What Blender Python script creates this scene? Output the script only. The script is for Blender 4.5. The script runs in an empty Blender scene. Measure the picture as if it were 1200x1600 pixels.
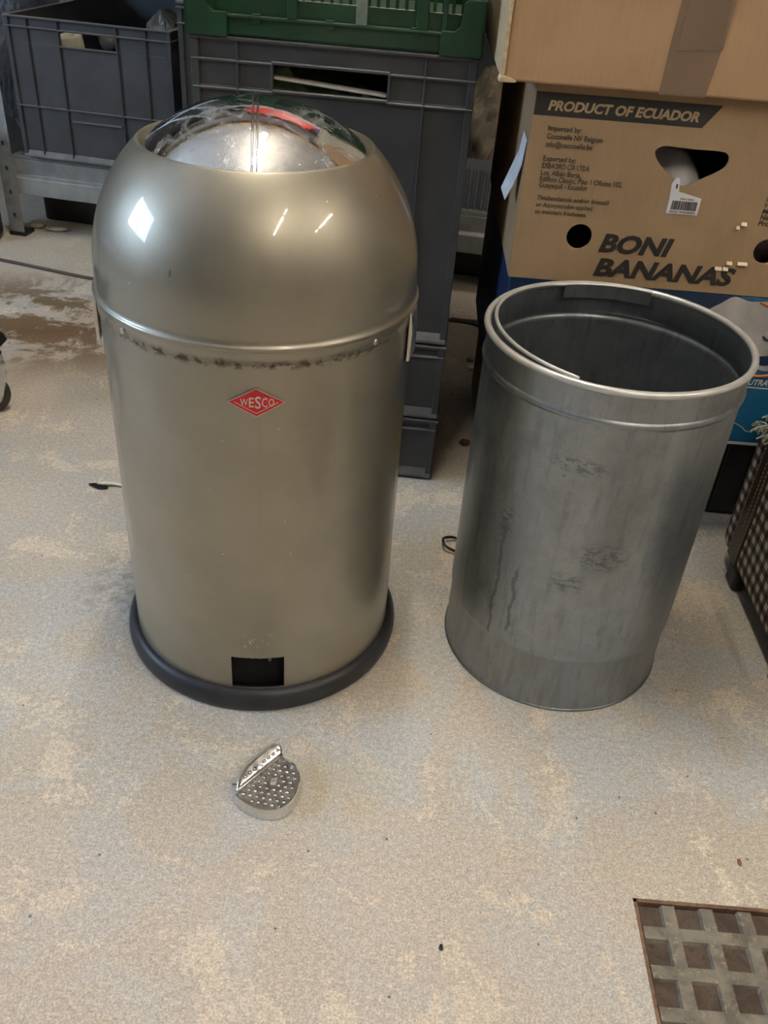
import bpy, bmesh, math, random
from mathutils import Vector, Matrix
random.seed(7)
S = bpy.context.scene
COL = S.collection
PI = math.pi

# ------------------------------------------------------------------ camera
F_PX, PITCH, ROLL, CAM_H = 1384.93, math.radians(35.434), math.radians(4.685), 0.87076
fwd = Vector((0, math.cos(PITCH), -math.sin(PITCH)))
r0 = Vector((1, 0, 0)); u0 = r0.cross(fwd)
rv = math.cos(ROLL)*r0 + math.sin(ROLL)*u0
uv = -math.sin(ROLL)*r0 + math.cos(ROLL)*u0
cd = bpy.data.cameras.new('camera'); cam = bpy.data.objects.new('camera', cd); COL.objects.link(cam)
cd.sensor_fit = 'HORIZONTAL'; cd.sensor_width = 36; cd.lens = 36*F_PX/1200
cd.clip_start = 0.02
M = Matrix((rv, uv, -fwd)).transposed().to_4x4(); M.translation = (0, 0, CAM_H)
cam.matrix_world = M
S.camera = cam

# ------------------------------------------------------------------ view, world, light
S.view_settings.view_transform = 'Standard'; S.view_settings.look = 'None'
S.view_settings.gamma = 1; S.view_settings.exposure = 0.72
S.view_settings.use_curve_mapping = False
TUBE_POWER = 112.0            # emission of the ceiling tubes
DAY_POWER = 13.5              # daylight behind the open doorway on the left
w = bpy.data.worlds.new('world'); S.world = w; w.use_nodes = True
bg = w.node_tree.nodes['Background']; bg.inputs[0].default_value = (.52, .72, 1, 1); bg.inputs[1].default_value = DAY_POWER
TUBES = [(-.14, 1.15, 2.50, 1.2), (.85, -1.0, 2.50, 1.2), (2.35, -.2, 2.5, 1.2)]   # x, y, z, length

# ------------------------------------------------------------------ node helpers
class NT:
    def __init__(s, name):
        s.m = bpy.data.materials.new(name); s.m.use_nodes = True
        s.t = s.m.node_tree; s.b = s.t.nodes['Principled BSDF']; s.L = s.t.links
    def n(s, typ, **k):
        nd = s.t.nodes.new(typ)
        for a, v in k.items(): setattr(nd, a, v)
        return nd
    def put(s, sock, v):
        if hasattr(v, 'links') or hasattr(v, 'is_linked'): s.L.new(v, sock)
        else:
            if isinstance(v, tuple) and len(v) == 3 and sock.type == 'RGBA': v = (*v, 1)
            sock.default_value = v
    def math(s, op, a, b=0.0, c=None, clamp=False):
        nd = s.n('ShaderNodeMath', operation=op, use_clamp=clamp); s.put(nd.inputs[0], a); s.put(nd.inputs[1], b)
        if c is not None: s.put(nd.inputs[2], c)
        return nd.outputs[0]
    def coord(s):
        return s.n('ShaderNodeTexCoord').outputs['Object']
    def xyz(s, v):
        nd = s.n('ShaderNodeSeparateXYZ'); s.put(nd.inputs[0], v); return nd.outputs
    def vec(s, x, y, z):
        nd = s.n('ShaderNodeCombineXYZ'); s.put(nd.inputs[0], x); s.put(nd.inputs[1], y); s.put(nd.inputs[2], z); return nd.outputs[0]
    def scale(s, v, k):
        nd = s.n('ShaderNodeVectorMath', operation='MULTIPLY'); s.put(nd.inputs[0], v); nd.inputs[1].default_value = k; return nd.outputs[0]
    def noise(s, v, sc, det=4, rough=.55, dist=0.0):
        nd = s.n('ShaderNodeTexNoise'); s.put(nd.inputs['Vector'], v); nd.inputs['Scale'].default_value = sc
        nd.inputs['Detail'].default_value = det; nd.inputs['Roughness'].default_value = rough; nd.inputs['Distortion'].default_value = dist
        return nd.outputs['Fac']
    def voro(s, v, sc):
        nd = s.n('ShaderNodeTexVoronoi'); s.put(nd.inputs['Vector'], v); nd.inputs['Scale'].default_value = sc; return nd.outputs['Distance']
    def rng(s, v, a, b, c=0.0, d=1.0):
        nd = s.n('ShaderNodeMapRange', interpolation_type='SMOOTHSTEP'); s.put(nd.inputs[0], v)
        for i, q in enumerate((a, b, c, d)): nd.inputs[i+1].default_value = q
        return nd.outputs[0]
    def mix(s, f, a, b):
        nd = s.n('ShaderNodeMix', data_type='RGBA'); s.put(nd.inputs[0], f); s.put(nd.inputs[6], a); s.put(nd.inputs[7], b); return nd.outputs[2]
    def bump(s, h, strength=.2, dist=.002):
        nd = s.n('ShaderNodeBump'); s.put(nd.inputs['Height'], h); nd.inputs['Strength'].default_value = strength; nd.inputs['Distance'].default_value = dist
        s.L.new(nd.outputs[0], s.b.inputs['Normal'])
    def set(s, **k):
        for a, v in k.items(): s.put(s.b.inputs[a.replace('_', ' ')], v)
    def blob(s, x, y, cx, cy, rx, ry):
        a = s.math('DIVIDE', s.math('SUBTRACT', x, cx), rx); b = s.math('DIVIDE', s.math('SUBTRACT', y, cy), ry)
        d = s.math('ADD', s.math('MULTIPLY', a, a), s.math('MULTIPLY', b, b))
        return s.rng(d, 0.0, 1.0, 1.0, 0.0)

def plain(name, col, rough=.5, metal=0.0, var=.12, sc=40, bump=.0, **k):
    t = NT(name); c = t.coord(); n = t.noise(c, sc, 5)
    lo = tuple(x*(1-var) for x in col); hi = tuple(min(1, x*(1+var)) for x in col)
    t.set(Base_Color=t.mix(t.rng(n, .3, .7), lo, hi), Roughness=t.rng(n, .2, .8, max(.02, rough-.06), min(1, rough+.06)), Metallic=metal, **k)
    if bump: t.bump(n, bump, .002)
    return t.m

def pale_topped(name, col, pale_tone, rough, amt=.75, var=.14, sc=16):
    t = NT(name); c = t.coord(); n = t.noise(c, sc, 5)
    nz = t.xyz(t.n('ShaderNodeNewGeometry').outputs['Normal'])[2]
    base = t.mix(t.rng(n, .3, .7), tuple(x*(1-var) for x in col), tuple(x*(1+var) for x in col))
    k = t.math('MULTIPLY', t.math('MULTIPLY', t.rng(nz, .45, .9), amt), t.rng(t.noise(c, 45, 4), .25, .6, .45, 1.0))  # upward faces mixed towards a paler tone, patchy by noise
    t.set(Base_Color=t.mix(k, base, pale_tone), Roughness=rough); t.bump(n, .05, .002)
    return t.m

def m_floor():
    t = NT('concrete'); c = t.coord(); x, y, z = t.xyz(c)
    big = t.noise(c, 2.3, 5, .6, .4); mid = t.noise(c, 6.5, 8, .62, .7); fine = t.noise(c, 55, 6, .7); grit = t.noise(c, 420, 4, .75); gr2 = t.noise(c, 150, 5, .75)
    tan = t.mix(t.rng(big, .35, .65), (.53, .465, .375), (.58, .52, .435))
    col = t.mix(t.rng(t.math('ADD', mid, t.math('MULTIPLY', fine, .25)), .60, .72), tan, (.53, .508, .46))
    m3 = t.noise(t.vec(t.math('ADD', x, 7.3), y, z), 9, 9, .68, .5)
    col = t.mix(t.math('MULTIPLY', t.rng(t.math('ADD', m3, t.math('MULTIPLY', t.math('ADD', fine, gr2), .20)), .735, .80), .85), col, (.72, .62, .48))
    # smooth blue-grey screed around the bin
    sc = t.math('MULTIPLY', t.blob(x, y, .02, .84, .75, .30), t.rng(t.math('ADD', mid, t.math('MULTIPLY', gr2, .3)), .56, .68))
    col = t.mix(t.math('MULTIPLY', sc, .7), col, (.54, .54, .52))
    pink = t.math('MULTIPLY', t.blob(x, y, -.05, .45, .7, .2), .30)
    col = t.mix(pink, col, (.60, .51, .435))
    # brown stained broken patch near the rack
    st = t.math('MULTIPLY', t.blob(x, y, -.80, 1.88, .55, .34), t.rng(t.math('ADD', t.noise(c, 8, 9, .72, .5), t.math('MULTIPLY', gr2, .12)), .50, .58))
    col = t.mix(t.math('MULTIPLY', st, 1.0), col, (.20, .135, .075))
    st2 = t.math('MULTIPLY', t.blob(x, y, -.80, 1.85, .5, .36), t.rng(t.noise(c, 11, 9, .7, 1.4), .55, .60))
    col = t.mix(t.math('MULTIPLY', st2, .7), col, (.56, .52, .46))
    bin_shade = t.math('MULTIPLY', t.blob(x, y, -.37, .99, .09, .12), t.rng(fine, .4, .6))  # faint shadow left of the bin, painted into the floor colour
    col = t.mix(t.math('MULTIPLY', bin_shade, .45), col, (.16, .14, .11))
    ye = t.math('MULTIPLY', t.blob(x, y, -.03, .66, .09, .07), t.rng(fine, .35, .6))
    col = t.mix(t.math('MULTIPLY', ye, .45), col, (.58, .48, .28))
    col = t.mix(t.math('MULTIPLY', t.rng(y, 2.0, 2.3), .5), col, (.60, .55, .43))
    # grit and dark specks
    g = t.math('MULTIPLY', t.rng(grit, .25, .75, .62, 1.36), t.rng(gr2, .3, .7, .82, 1.15))
    nd = t.n('ShaderNodeVectorMath', operation='SCALE'); t.put(nd.inputs[0], col); t.put(nd.inputs['Scale'], g); col = nd.outputs[0]
    v = t.voro(c, 26); v2 = t.voro(t.vec(y, x, .3), 55)
    col = t.mix(t.rng(v, .03, .055, 1, 0), col, (.16, .13, .10))
    col = t.mix(t.math('MULTIPLY', t.rng(v2, .05, .09, 1, 0), .7), col, (.72, .65, .53))
    t.set(Base_Color=col, Roughness=t.rng(mid, .35, .7, .62, .42), Specular_IOR_Level=.4)
    t.bump(t.math('ADD', t.math('MULTIPLY', gr2, .25), t.math('MULTIPLY', m3, .8)), .15, .003)
    return t.m

def m_paint():
    t = NT('champagne_paint'); c = t.coord(); x, y, z = t.xyz(c)
    n = t.noise(c, 14, 6, .6); sp = t.noise(c, 900, 2)
    col = t.mix(t.rng(n, .3, .7), (.305, .279, .224), (.350, .320, .258))
    ang = t.math('ARCTAN2', x, t.math('MULTIPLY', y, -1.0))
    uu = t.math('MULTIPLY', ang, .175)
    cyl = t.vec(uu, z, 0.0)
    fr = t.noise(cyl, 42, 7, .7, .6)
    band = t.rng(t.math('ABSOLUTE', t.math('SUBTRACT', z, t.math('ADD', .4800, t.math('MULTIPLY', t.math('SUBTRACT', fr, .5), .012)))), .0015, .0075, 1, 0)
    front = t.rng(t.math('ABSOLUTE', t.math('ADD', ang, .05)), .85, 1.25, 1, 0)
    rust = t.math('MULTIPLY', t.math('MULTIPLY', band, front), t.rng(t.noise(cyl, 75, 6, .7), .47, .56))
    # chips: one on the dome, scuffs over the pedal slot
    chip = t.blob(uu, z, -.0835, .5595, .0022, .0085)
    rust = t.math('MAXIMUM', rust, t.math('MULTIPLY', chip, t.rng(t.noise(cyl, 220, 3), .35, .5)))
    hole = t.math('MULTIPLY', t.blob(uu, z, -.0048, .0575, .052, .026), t.rng(t.noise(cyl, 130, 5, .7), .56, .64))
    rust = t.math('MAXIMUM', rust, hole, clamp=True)
    scr = t.math('MULTIPLY', t.blob(uu, z, -.006, .112, .028, .022), t.rng(t.noise(t.vec(t.math('ADD', t.math('MULTIPLY', uu, 3.2), z), t.math('MULTIPLY', z, .55), 0.0), 170, 2), .63, .67))
    scr = t.math('MAXIMUM', scr, t.math('MULTIPLY', t.rng(t.voro(cyl, 38), .022, .034, 1, 0), .8))
    drip = t.math('MULTIPLY', t.rng(t.math('ABSOLUTE', t.math('SUBTRACT', uu, t.math('MULTIPLY', t.noise(cyl, 12), .004))), .0008, .003, 1, 0), t.math('MULTIPLY', t.rng(z, .20, .40), t.rng(z, .418, .424, 1, 0)))
    col = t.mix(t.math('MULTIPLY', drip, .5), col, (.30, .27, .21))
    col = t.mix(rust, col, (.105, .07, .045)); col = t.mix(scr, col, (.78, .76, .72))
    inv = t.math('SUBTRACT', 1.0, rust)
    t.set(Base_Color=col, Metallic=t.math('MULTIPLY', inv, .88), Roughness=t.math('ADD', t.math('MULTIPLY', rust, .4), t.rng(n, .3, .7, .42, .48)),
          Coat_Weight=t.math('MULTIPLY', inv, .7), Coat_Roughness=.05)
    t.bump(t.math('ADD', t.math('MULTIPLY', rust, .8), t.math('MULTIPLY', sp, .06)), .25, .001)
    return t.m

def m_galv():
    t = NT('galvanised_steel'); c = t.coord(); x, y, z = t.xyz(c)
    ang = t.math('ARCTAN2', x, t.math('MULTIPLY', y, -1.0)); uu = t.math('MULTIPLY', ang, .149); cyl = t.vec(uu, z, 0.0)
    n = t.noise(cyl, 22, 7, .65, .4); sp = t.voro(cyl, 95); st = t.noise(t.vec(t.math('MULTIPLY', uu, 6.0), t.math('MULTIPLY', z, .8), 0.0), 14, 5, .65)
    col = t.mix(t.rng(n, .3, .7), (.25, .28, .305), (.335, .368, .395))
    col = t.mix(t.math('MULTIPLY', t.rng(st, .48, .68), .6), col, (.18, .192, .20))
    col = t.mix(t.math('MULTIPLY', t.rng(sp, .2, .7), .18), col, (.36, .378, .39))
    hair = t.rng(t.math('ABSOLUTE', t.math('SUBTRACT', t.noise(cyl, 26, 2, .5, 2.5), .5)), .002, .007, 1, 0)
    col = t.mix(t.math('MULTIPLY', hair, .5), col, (.20, .205, .21))
    tx = t.rng(t.noise(t.vec(t.math('MULTIPLY', uu, .8), t.math('MULTIPLY', z, 1.6), 2.0), 130, 5, .7), .47, .56)
    dk = t.math('MULTIPLY', t.math('MAXIMUM', t.blob(uu, z, .002, .256, .040, .026), t.blob(uu, z, -.032, .213, .028, .020)), tx)
    dk = t.math('MAXIMUM', dk, t.math('MULTIPLY', t.blob(uu, z, -.045, .372, .042, .014), tx))
    wob = t.math('MULTIPLY', t.math('SUBTRACT', t.noise(cyl, 45, 4), .5), .016)
    for (u1, za, zb) in ((-.1165, .085, .255), (-.0905, .105, .20)):
        line = t.math('MULTIPLY', t.rng(t.math('ABSOLUTE', t.math('SUBTRACT', t.math('ADD', uu, wob), u1)), .0012, .0032, 1, 0),
                      t.math('MULTIPLY', t.rng(z, za, za+.01), t.rng(z, zb, zb+.02, 1, 0)))
        dk = t.math('MAXIMUM', dk, line)
    dk = t.math('MAXIMUM', dk, t.math('MULTIPLY', t.blob(uu, z, -.118, .262, .014, .04), tx))
    dk = t.math('MAXIMUM', dk, t.math('MULTIPLY', t.rng(t.voro(cyl, 26), .03, .055, 1, 0), .8))
    col = t.mix(t.math('MULTIPLY', dk, .62), col, (.11, .115, .12))
    low = t.rng(z, .083, .09, 1, 0)
    col = t.mix(t.math('MULTIPLY', low, t.rng(st, .35, .7, .2, .55)), col, (.21, .215, .21))
    t.set(Base_Color=col, Metallic=.85, Roughness=t.math('ADD', t.rng(n, .3, .7, .32, .42), t.math('MULTIPLY', dk, .15)))
    t.bump(t.math('ADD', t.math('MULTIPLY', n, .6), t.math('MULTIPLY', sp, .25)), .2, .002)
    return t.m

def m_mirror():
    t = NT('polished_steel'); c = t.coord()
    n = t.noise(c, 9, 5); s1 = t.noise(t.scale(c, (1, .25, 1)), 60, 4, .7, 2.0); spots = t.rng(t.voro(c, 70), .05, .10, 1, 0)
    dirt = t.math('MULTIPLY', t.rng(t.noise(c, 24, 8, .78, 1.2), .50, .68), .9)
    t.set(Base_Color=t.mix(t.math('MULTIPLY', spots, .6), t.mix(dirt, (.82, .815, .80), (.50, .51, .54)), (.95, .94, .9)), Metallic=t.math('SUBTRACT', 1.0, t.math('MULTIPLY', dirt, .4)),
          Roughness=t.math('ADD', t.math('ADD', .03, t.math('MULTIPLY', dirt, .30)), t.math('MULTIPLY', spots, .3)))
    t.bump(t.math('ADD', n, t.math('MULTIPLY', s1, .20)), .15, .004)
    return t.m

def m_card(name, a, b):
    t = NT(name); c = t.coord(); x, y, z = t.xyz(c)
    n = t.noise(c, 9, 6); f = t.noise(t.scale(c, (1, 1, .15)), 160, 3)
    flute = t.n('ShaderNodeTexWave', wave_type='BANDS', bands_direction='X'); t.put(flute.inputs['Vector'], c); flute.inputs['Scale'].default_value = 45; flute.inputs['Distortion'].default_value = .6
    col = t.mix(t.rng(t.math('ADD', t.math('MULTIPLY', n, .7), t.math('MULTIPLY', f, .3)), .35, .65), a, b)
    t.set(Base_Color=col, Roughness=.72, Specular_IOR_Level=.3)
    t.bump(t.math('ADD', t.math('MULTIPLY', flute.outputs['Fac'], .15), t.math('MULTIPLY', n, .8)), .12, .003)
    return t.m

def m_check():
    t = NT('gingham_cloth'); c = t.coord(); x, y, z = t.xyz(c)
    p = 2*PI/.0205
    nrm = t.xyz(t.n('ShaderNodeTexCoord').outputs['Normal'])
    wv = lambda q: t.math('GREATER_THAN', t.math('SINE', t.math('MULTIPLY', q, p)), 0.0)
    side = t.math('GREATER_THAN', t.math('ABSOLUTE', nrm[0]), .7); top = t.math('GREATER_THAN', t.math('ABSOLUTE', nrm[2]), .7)
    pick = lambda k, a, b2: t.math('ADD', t.math('MULTIPLY', k, a), t.math('MULTIPLY', t.math('SUBTRACT', 1.0, k), b2))
    sy = wv(pick(side, y, x)); sz = wv(pick(top, y, z))
    s = t.math('MULTIPLY', t.math('ADD', sy, sz), .5)
    n = t.noise(c, 22, 2)
    mid = t.mix(t.rng(n, .42, .58), (.105, .060, .050), (.115, .105, .085))
    col = t.mix(t.rng(s, .25, .5), (.46, .42, .35), mid); col = t.mix(t.rng(s, .75, 1.0), col, (.012, .011, .010))
    th = t.noise(c, 900, 2)
    t.set(Base_Color=col, Roughness=.85); t.bump(th, .3, .001)
    return t.m

def m_rust_grate(name, a, b, c3):
    t = NT(name); c = t.coord(); n = t.noise(c, 26, 8, .7, .6); f = t.noise(c, 120, 5, .7)
    col = t.mix(t.rng(n, .35, .62), a, b); col = t.mix(t.math('MULTIPLY', t.rng(f, .55, .68), .8), col, c3)
    t.set(Base_Color=col, Roughness=.72, Metallic=.25); t.bump(f, .5, .002)
    return t.m

def m_film(name, col, alpha, rough=.25, bump=.6, sc=28):
    t = NT(name); c = t.coord(); n = t.noise(c, sc, 4, .6, .8)
    t.set(Base_Color=col, Roughness=rough, Alpha=alpha, Specular_IOR_Level=.6); t.bump(n, bump, .01)
    return t.m

def m_emit(name, col, st):
    t = NT(name); t.set(Base_Color=(.8, .8, .8), Emission_Color=col, Emission_Strength=st); return t.m

MT = dict(
    rimsteel=plain('rim_steel', (.66, .66, .64), .36, .55, var=.06, sc=60),
    floor=m_floor(), paint=m_paint(), galv=m_galv(), mirror=m_mirror(), check=m_check(),
    card=m_card('box_cardboard', (.335, .225, .125), (.385, .265, .150)), card2=m_card('plain_cardboard', (.385, .245, .135), (.435, .285, .160)),
    edge=plain('cardboard_edge', (.50, .38, .23), .8, var=.2, sc=120), torn=plain('torn_paper', (.78, .66, .45), .8),
    ink=plain('dark_print', (.022, .019, .016), .6), tanprint=plain('tan_print', (.40, .285, .165), .7),
    tape=m_film('brown_tape', (.31, .215, .140), .55, .22, .25, 40),
    rubber=plain('black_rubber', (.020, .021, .025), .45, var=.25, sc=30), matt=plain('matt_black', (.004, .004, .004), .95), black=plain('black_plastic', (.012, .012, .013), .4),
    grey=pale_topped('grey_plastic', (.046, .049, .055), (.24, .225, .19), .42), grey2=pale_topped('slate_plastic', (.040, .042, .046), (.25, .24, .215), .42),
    pale_tone=plain('pale_grey_plastic', (.12, .12, .115), .5, var=.3, sc=25), grey_d=plain('dark_grey_plastic', (.035, .037, .041), .4, var=.15, sc=20),
    green=pale_topped('green_plastic', (.0035, .038, .013), (.13, .15, .11), .38, .6, .3), greenl=plain('worn_green', (.16, .20, .15), .6, var=.4, sc=40),
    red=plain('badge_red', (.50, .008, .02), .25, var=.05), silver=plain('badge_silver', (.62, .58, .52), .3, .9, var=.05),
    chrome=plain('chrome', (.72, .72, .72), .12, 1.0, var=.06, sc=60), chromed=plain('tread_chrome', (.50, .49, .49), .20, 1.0, var=.2, sc=90),
    steel=plain('screw_steel', (.55, .55, .55), .35, .9), zinc=plain('rack_zinc', (.34, .36, .37), .45, .5, var=.18, sc=30),
    rack=plain('rack_paint', (.27, .275, .265), .5, .25, var=.18, sc=18), wood=plain('chipboard', (.30, .21, .12), .8, var=.3, sc=60),
    grate=m_rust_grate('rusty_iron', (.13, .115, .095), (.25, .225, .18), (.36, .31, .20)), gratep=m_rust_grate('brown_iron', (.055, .036, .026), (.105, .075, .055), (.03, .025, .022)),
    rustf=m_rust_grate('rusty_frame', (.13, .065, .04), (.24, .15, .09), (.07, .035, .025)),
    blue=plain('blue_print', (.004, .085, .19), .45, var=.1, sc=8), navy=plain('navy_print', (.006, .022, .07), .45), white=plain('white_print', (.52, .52, .52), .6, var=.15, sc=14),
    orange=plain('orange_print', (.45, .14, .03), .5), cloud=plain('cloud_print', (.42, .40, .385), .6, var=.3, sc=14),
    yellow=plain('yellow_plastic', (.24, .19, .015), .45), leather=plain('brown_leather', (.045, .024, .014), .38, var=.3, sc=60, bump=.15), stitch=plain('pale_thread', (.35, .30, .20), .8),
    dleather=plain('dark_leather', (.014, .011, .010), .4), frayed=plain('frayed_thread', (.30, .30, .22), .9),
    paper=plain('white_paper', (.66, .66, .68), .7), label=plain('sticker_white', (.74, .74, .76), .5, var=.04), kraft=plain('brown_paper', (.17, .14, .10), .8, var=.2, sc=14, bump=.2),
    cloth=plain('olive_cloth', (.11, .15, .075), .9, var=.4, sc=30, bump=.3), cream=plain('cream_card', (.52, .48, .38), .7), pinkc=plain('pink_card', (.52, .36, .31), .7),
    film=m_film('clear_film', (.16, .19, .24), .55), bagfilm=m_film('grey_film', (.10, .105, .10), .85, .3), tray=m_film('clear_tray', (.20, .21, .24), .7, .2, .05),
    whitebag=m_film('white_film', (.80, .78, .80), 1.0, .5, .4, 12), mauve=plain('mauve_film', (.22, .17, .19), .6),
    walldark=plain('dark_wall', (.055, .050, .045), .9, var=.3, sc=6), wall=plain('wall_plaster', (.30, .28, .25), .85, var=.12, sc=5), ceil=plain('ceiling_paint', (.78, .76, .72), .85, var=.1, sc=4),
    shelfred=plain('red_plastic', (.50, .025, .02), .4), shelfblue=plain('blue_plastic', (.03, .06, .30), .4),
    tube=m_emit('lamp_glow', (1.0, .905, .77, 1), TUBE_POWER), fix=plain('lamp_housing', (.7, .7, .68), .5), cable=plain('cable_rubber', (.075, .060, .045), .6), chip=plain('paint_chip', (.80, .76, .62), .7),
    stone=plain('pebble', (.33, .28, .21), .85), brownchip=plain('rust_chip', (.18, .07, .04), .8), castwhite=plain('caster_housing', (.50, .49, .45), .3, .4, var=.15), tyre=plain('tyre_rubber', (.03, .028, .024), .6), )

# ------------------------------------------------------------------ mesh helpers
def obj(name, bm, m, parent=None, smooth=False, bevel=0.0, seg=2, auto=None):
    bmesh.ops.recalc_face_normals(bm, faces=bm.faces)
    me = bpy.data.meshes.new(name); bm.to_mesh(me); bm.free(); me.materials.append(m)
    o = bpy.data.objects.new(name, me); COL.objects.link(o)
    if parent: o.parent = parent
    if smooth: me.polygons.foreach_set('use_smooth', [True]*len(me.polygons))
    if auto:
        me.polygons.foreach_set('use_smooth', [True]*len(me.polygons)); me.set_sharp_from_angle(angle=math.radians(auto))
    if bevel:
        b = o.modifiers.new('bevel', 'BEVEL'); b.width = bevel; b.segments = seg; b.limit_method = 'ANGLE'; b.angle_limit = math.radians(40)
    return o
def BM(): return bmesh.new()
def box(bm, x0, x1, y0, y1, z0, z1, mat=None):
    vs = [bm.verts.new((x, y, z)) for z in (z0, z1) for y in (y0, y1) for x in (x0, x1)]
    if mat is not None:
        for v in vs: v.co = mat @ v.co
    for f in ((0, 2, 3, 1), (4, 5, 7, 6), (0, 1, 5, 4), (2, 6, 7, 3), (0, 4, 6, 2), (1, 3, 7, 5)): bm.faces.new([vs[i] for i in f])
    return vs
def lathe(bm, prof, n=96, a0=0.0, a1=2*PI, close=True):
    full = abs(a1-a0-2*PI) < 1e-6; k = n if full else n+1
    rings = []
    for (r, z) in prof:
        if r < 1e-6: rings.append([bm.verts.new((0, 0, z))])
        else: rings.append([bm.verts.new((r*math.cos(a0+(a1-a0)*i/n), r*math.sin(a0+(a1-a0)*i/n), z)) for i in range(k)])
    for A, B in zip(rings, rings[1:]):
        for i in range(n):
            j = (i+1) % k
            q = [A[0 if len(A) == 1 else i], A[0 if len(A) == 1 else j], B[0 if len(B) == 1 else j], B[0 if len(B) == 1 else i]]
            u = []
            for v in q:
                if v not in u: u.append(v)
            if len(u) > 2: bm.faces.new(u)
    return rings
def tube(bm, pts, r, n=8, closed=False, taper=None):
    pts = [Vector(p) for p in pts]; rings = []; N = len(pts); prev = None
    for i, p in enumerate(pts):
        a = pts[i-1] if (i or closed) else p; b = pts[(i+1) % N] if (i < N-1 or closed) else p
        t = (b-a).normalized()
        if prev is None: s = t.orthogonal().normalized()
        else: s = (prev - t*prev.dot(t)).normalized()
        prev = s; q = t.cross(s); rr = r if taper is None else r*taper(i/(N-1))
        rings.append([bm.verts.new(p+rr*(math.cos(2*PI*k/n)*s+math.sin(2*PI*k/n)*q)) for k in range(n)])
    for i in range(N if closed else N-1):
        A, B = rings[i], rings[(i+1) % N]
        for k in range(n): bm.faces.new((A[k], A[(k+1) % n], B[(k+1) % n], B[k]))
    if not closed: bm.faces.new(rings[0][::-1]); bm.faces.new(rings[-1])
def prism(bm, poly, y0, y1, plane='xz'):
    f = (lambda a, b, d: (a, d, b)) if plane == 'xz' else (lambda a, b, d: (a, b, d)) if plane == 'xy' else (lambda a, b, d: (d, a, b))
    A = [bm.verts.new(f(a, b, y0)) for a, b in poly]; B = [bm.verts.new(f(a, b, y1)) for a, b in poly]
    bm.faces.new(A); bm.faces.new(B[::-1]); n = len(A)
    for i in range(n): bm.faces.new((A[i], B[i], B[(i+1) % n], A[(i+1) % n]))
def thing(name, label, cat, loc=(0, 0, 0), rz=0.0, group=None):
    o = bpy.data.objects.new(name, None); COL.objects.link(o); o.empty_display_size = .05
    o.location = loc; o.rotation_euler = (0, 0, rz); return tag(o, label, cat, group)
def tag(o, label, cat, group=None):
    o['label'] = label; o['category'] = cat
    if group: o['group'] = group
    return o
def struct(name, bm, m, **k):
    o = obj(name, bm, m, **k); o['kind'] = 'structure'; return o
def inset(poly, d):
    n = len(poly); out = []
    area = sum(poly[i][0]*poly[(i+1) % n][1]-poly[(i+1) % n][0]*poly[i][1] for i in range(n)); sg = 1 if area > 0 else -1
    for i in range(n):
        p0, p1, p2 = Vector(poly[i-1]), Vector(poly[i]), Vector(poly[(i+1) % n])
        e1 = (p1-p0).normalized(); e2 = (p2-p1).normalized()
        nn = Vector((-e1.y-e2.y, e1.x+e2.x))*sg; nn.normalize()
        k = max(.35, nn.dot(Vector((-e1.y, e1.x))*sg)); out.append(tuple(p1+nn*d/k))
    return out
def inside(p, poly):
    c = False; n = len(poly)
    for i in range(n):
        (x1, y1), (x2, y2) = poly[i], poly[(i+1) % n]
        if (y1 > p[1]) != (y2 > p[1]) and p[0] < (x2-x1)*(p[1]-y1)/(y2-y1)+x1: c = not c
    return c
def smooth_loop(pts, n=8):
    out = []; N = len(pts)
    for i in range(N):
        p0, p1, p2, p3 = [Vector(pts[(i+k-1) % N]) for k in range(4)]
        for j in range(n):
            t = j/n; out.append(tuple(.5*((2*p1)+(p2-p0)*t+(2*p0-5*p1+4*p2-p3)*t*t+(3*p1-p0-3*p2+p3)*t**3)))
    return out
def smooth_path(pts, n=8):
    pts = [Vector(p) for p in pts]; P = [pts[0]]+pts+[pts[-1]]; out = []
    for i in range(1, len(P)-2):
        p0, p1, p2, p3 = P[i-1:i+3]
        for j in range(n):
            t = j/n; out.append(.5*((2*p1)+(p2-p0)*t+(2*p0-5*p1+4*p2-p3)*t*t+(3*p1-p0-3*p2+p3)*t**3))
    return out+[pts[-1]]
def flat_shape(loops, depth):
    """outline loops (outer and holes) in x,z -> bmesh panel with holes, front at y=0, back at y=depth"""
    cu = bpy.data.curves.new('tmp', 'CURVE'); cu.dimensions = '2D'; cu.fill_mode = 'BOTH'; cu.extrude = depth/2
    for lp in loops:
        s = cu.splines.new('POLY'); s.points.add(len(lp)-1); s.use_cyclic_u = True
        for p, q in zip(s.points, lp): p.co = (q[0], q[1], 0, 1)
    o = bpy.data.objects.new('tmp', cu); COL.objects.link(o)
    me = bpy.data.meshes.new_from_object(o.evaluated_get(bpy.context.evaluated_depsgraph_get()))
    bm = BM(); bm.from_mesh(me); bpy.data.objects.remove(o); bpy.data.curves.remove(cu); bpy.data.meshes.remove(me)
    bmesh.ops.transform(bm, matrix=Matrix(((1, 0, 0, 0), (0, 0, -1, depth/2), (0, 1, 0, 0), (0, 0, 0, 1))), verts=bm.verts)
    return bm
def text_bm(s, bold=0.0, shear=0.0, depth=.0004, spacing=1.0):
    cu = bpy.data.curves.new('tmp', 'FONT'); cu.body = s; cu.size = 1; cu.offset = bold; cu.shear = shear; cu.space_character = spacing; cu.resolution_u = 3
    o = bpy.data.objects.new('tmp', cu); COL.objects.link(o); bpy.context.view_layer.update()
    me = bpy.data.meshes.new_from_object(o.evaluated_get(bpy.context.evaluated_depsgraph_get()))
    bm = BM(); bm.from_mesh(me); bpy.data.objects.remove(o); bpy.data.curves.remove(cu); bpy.data.meshes.remove(me)
    return bm
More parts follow.
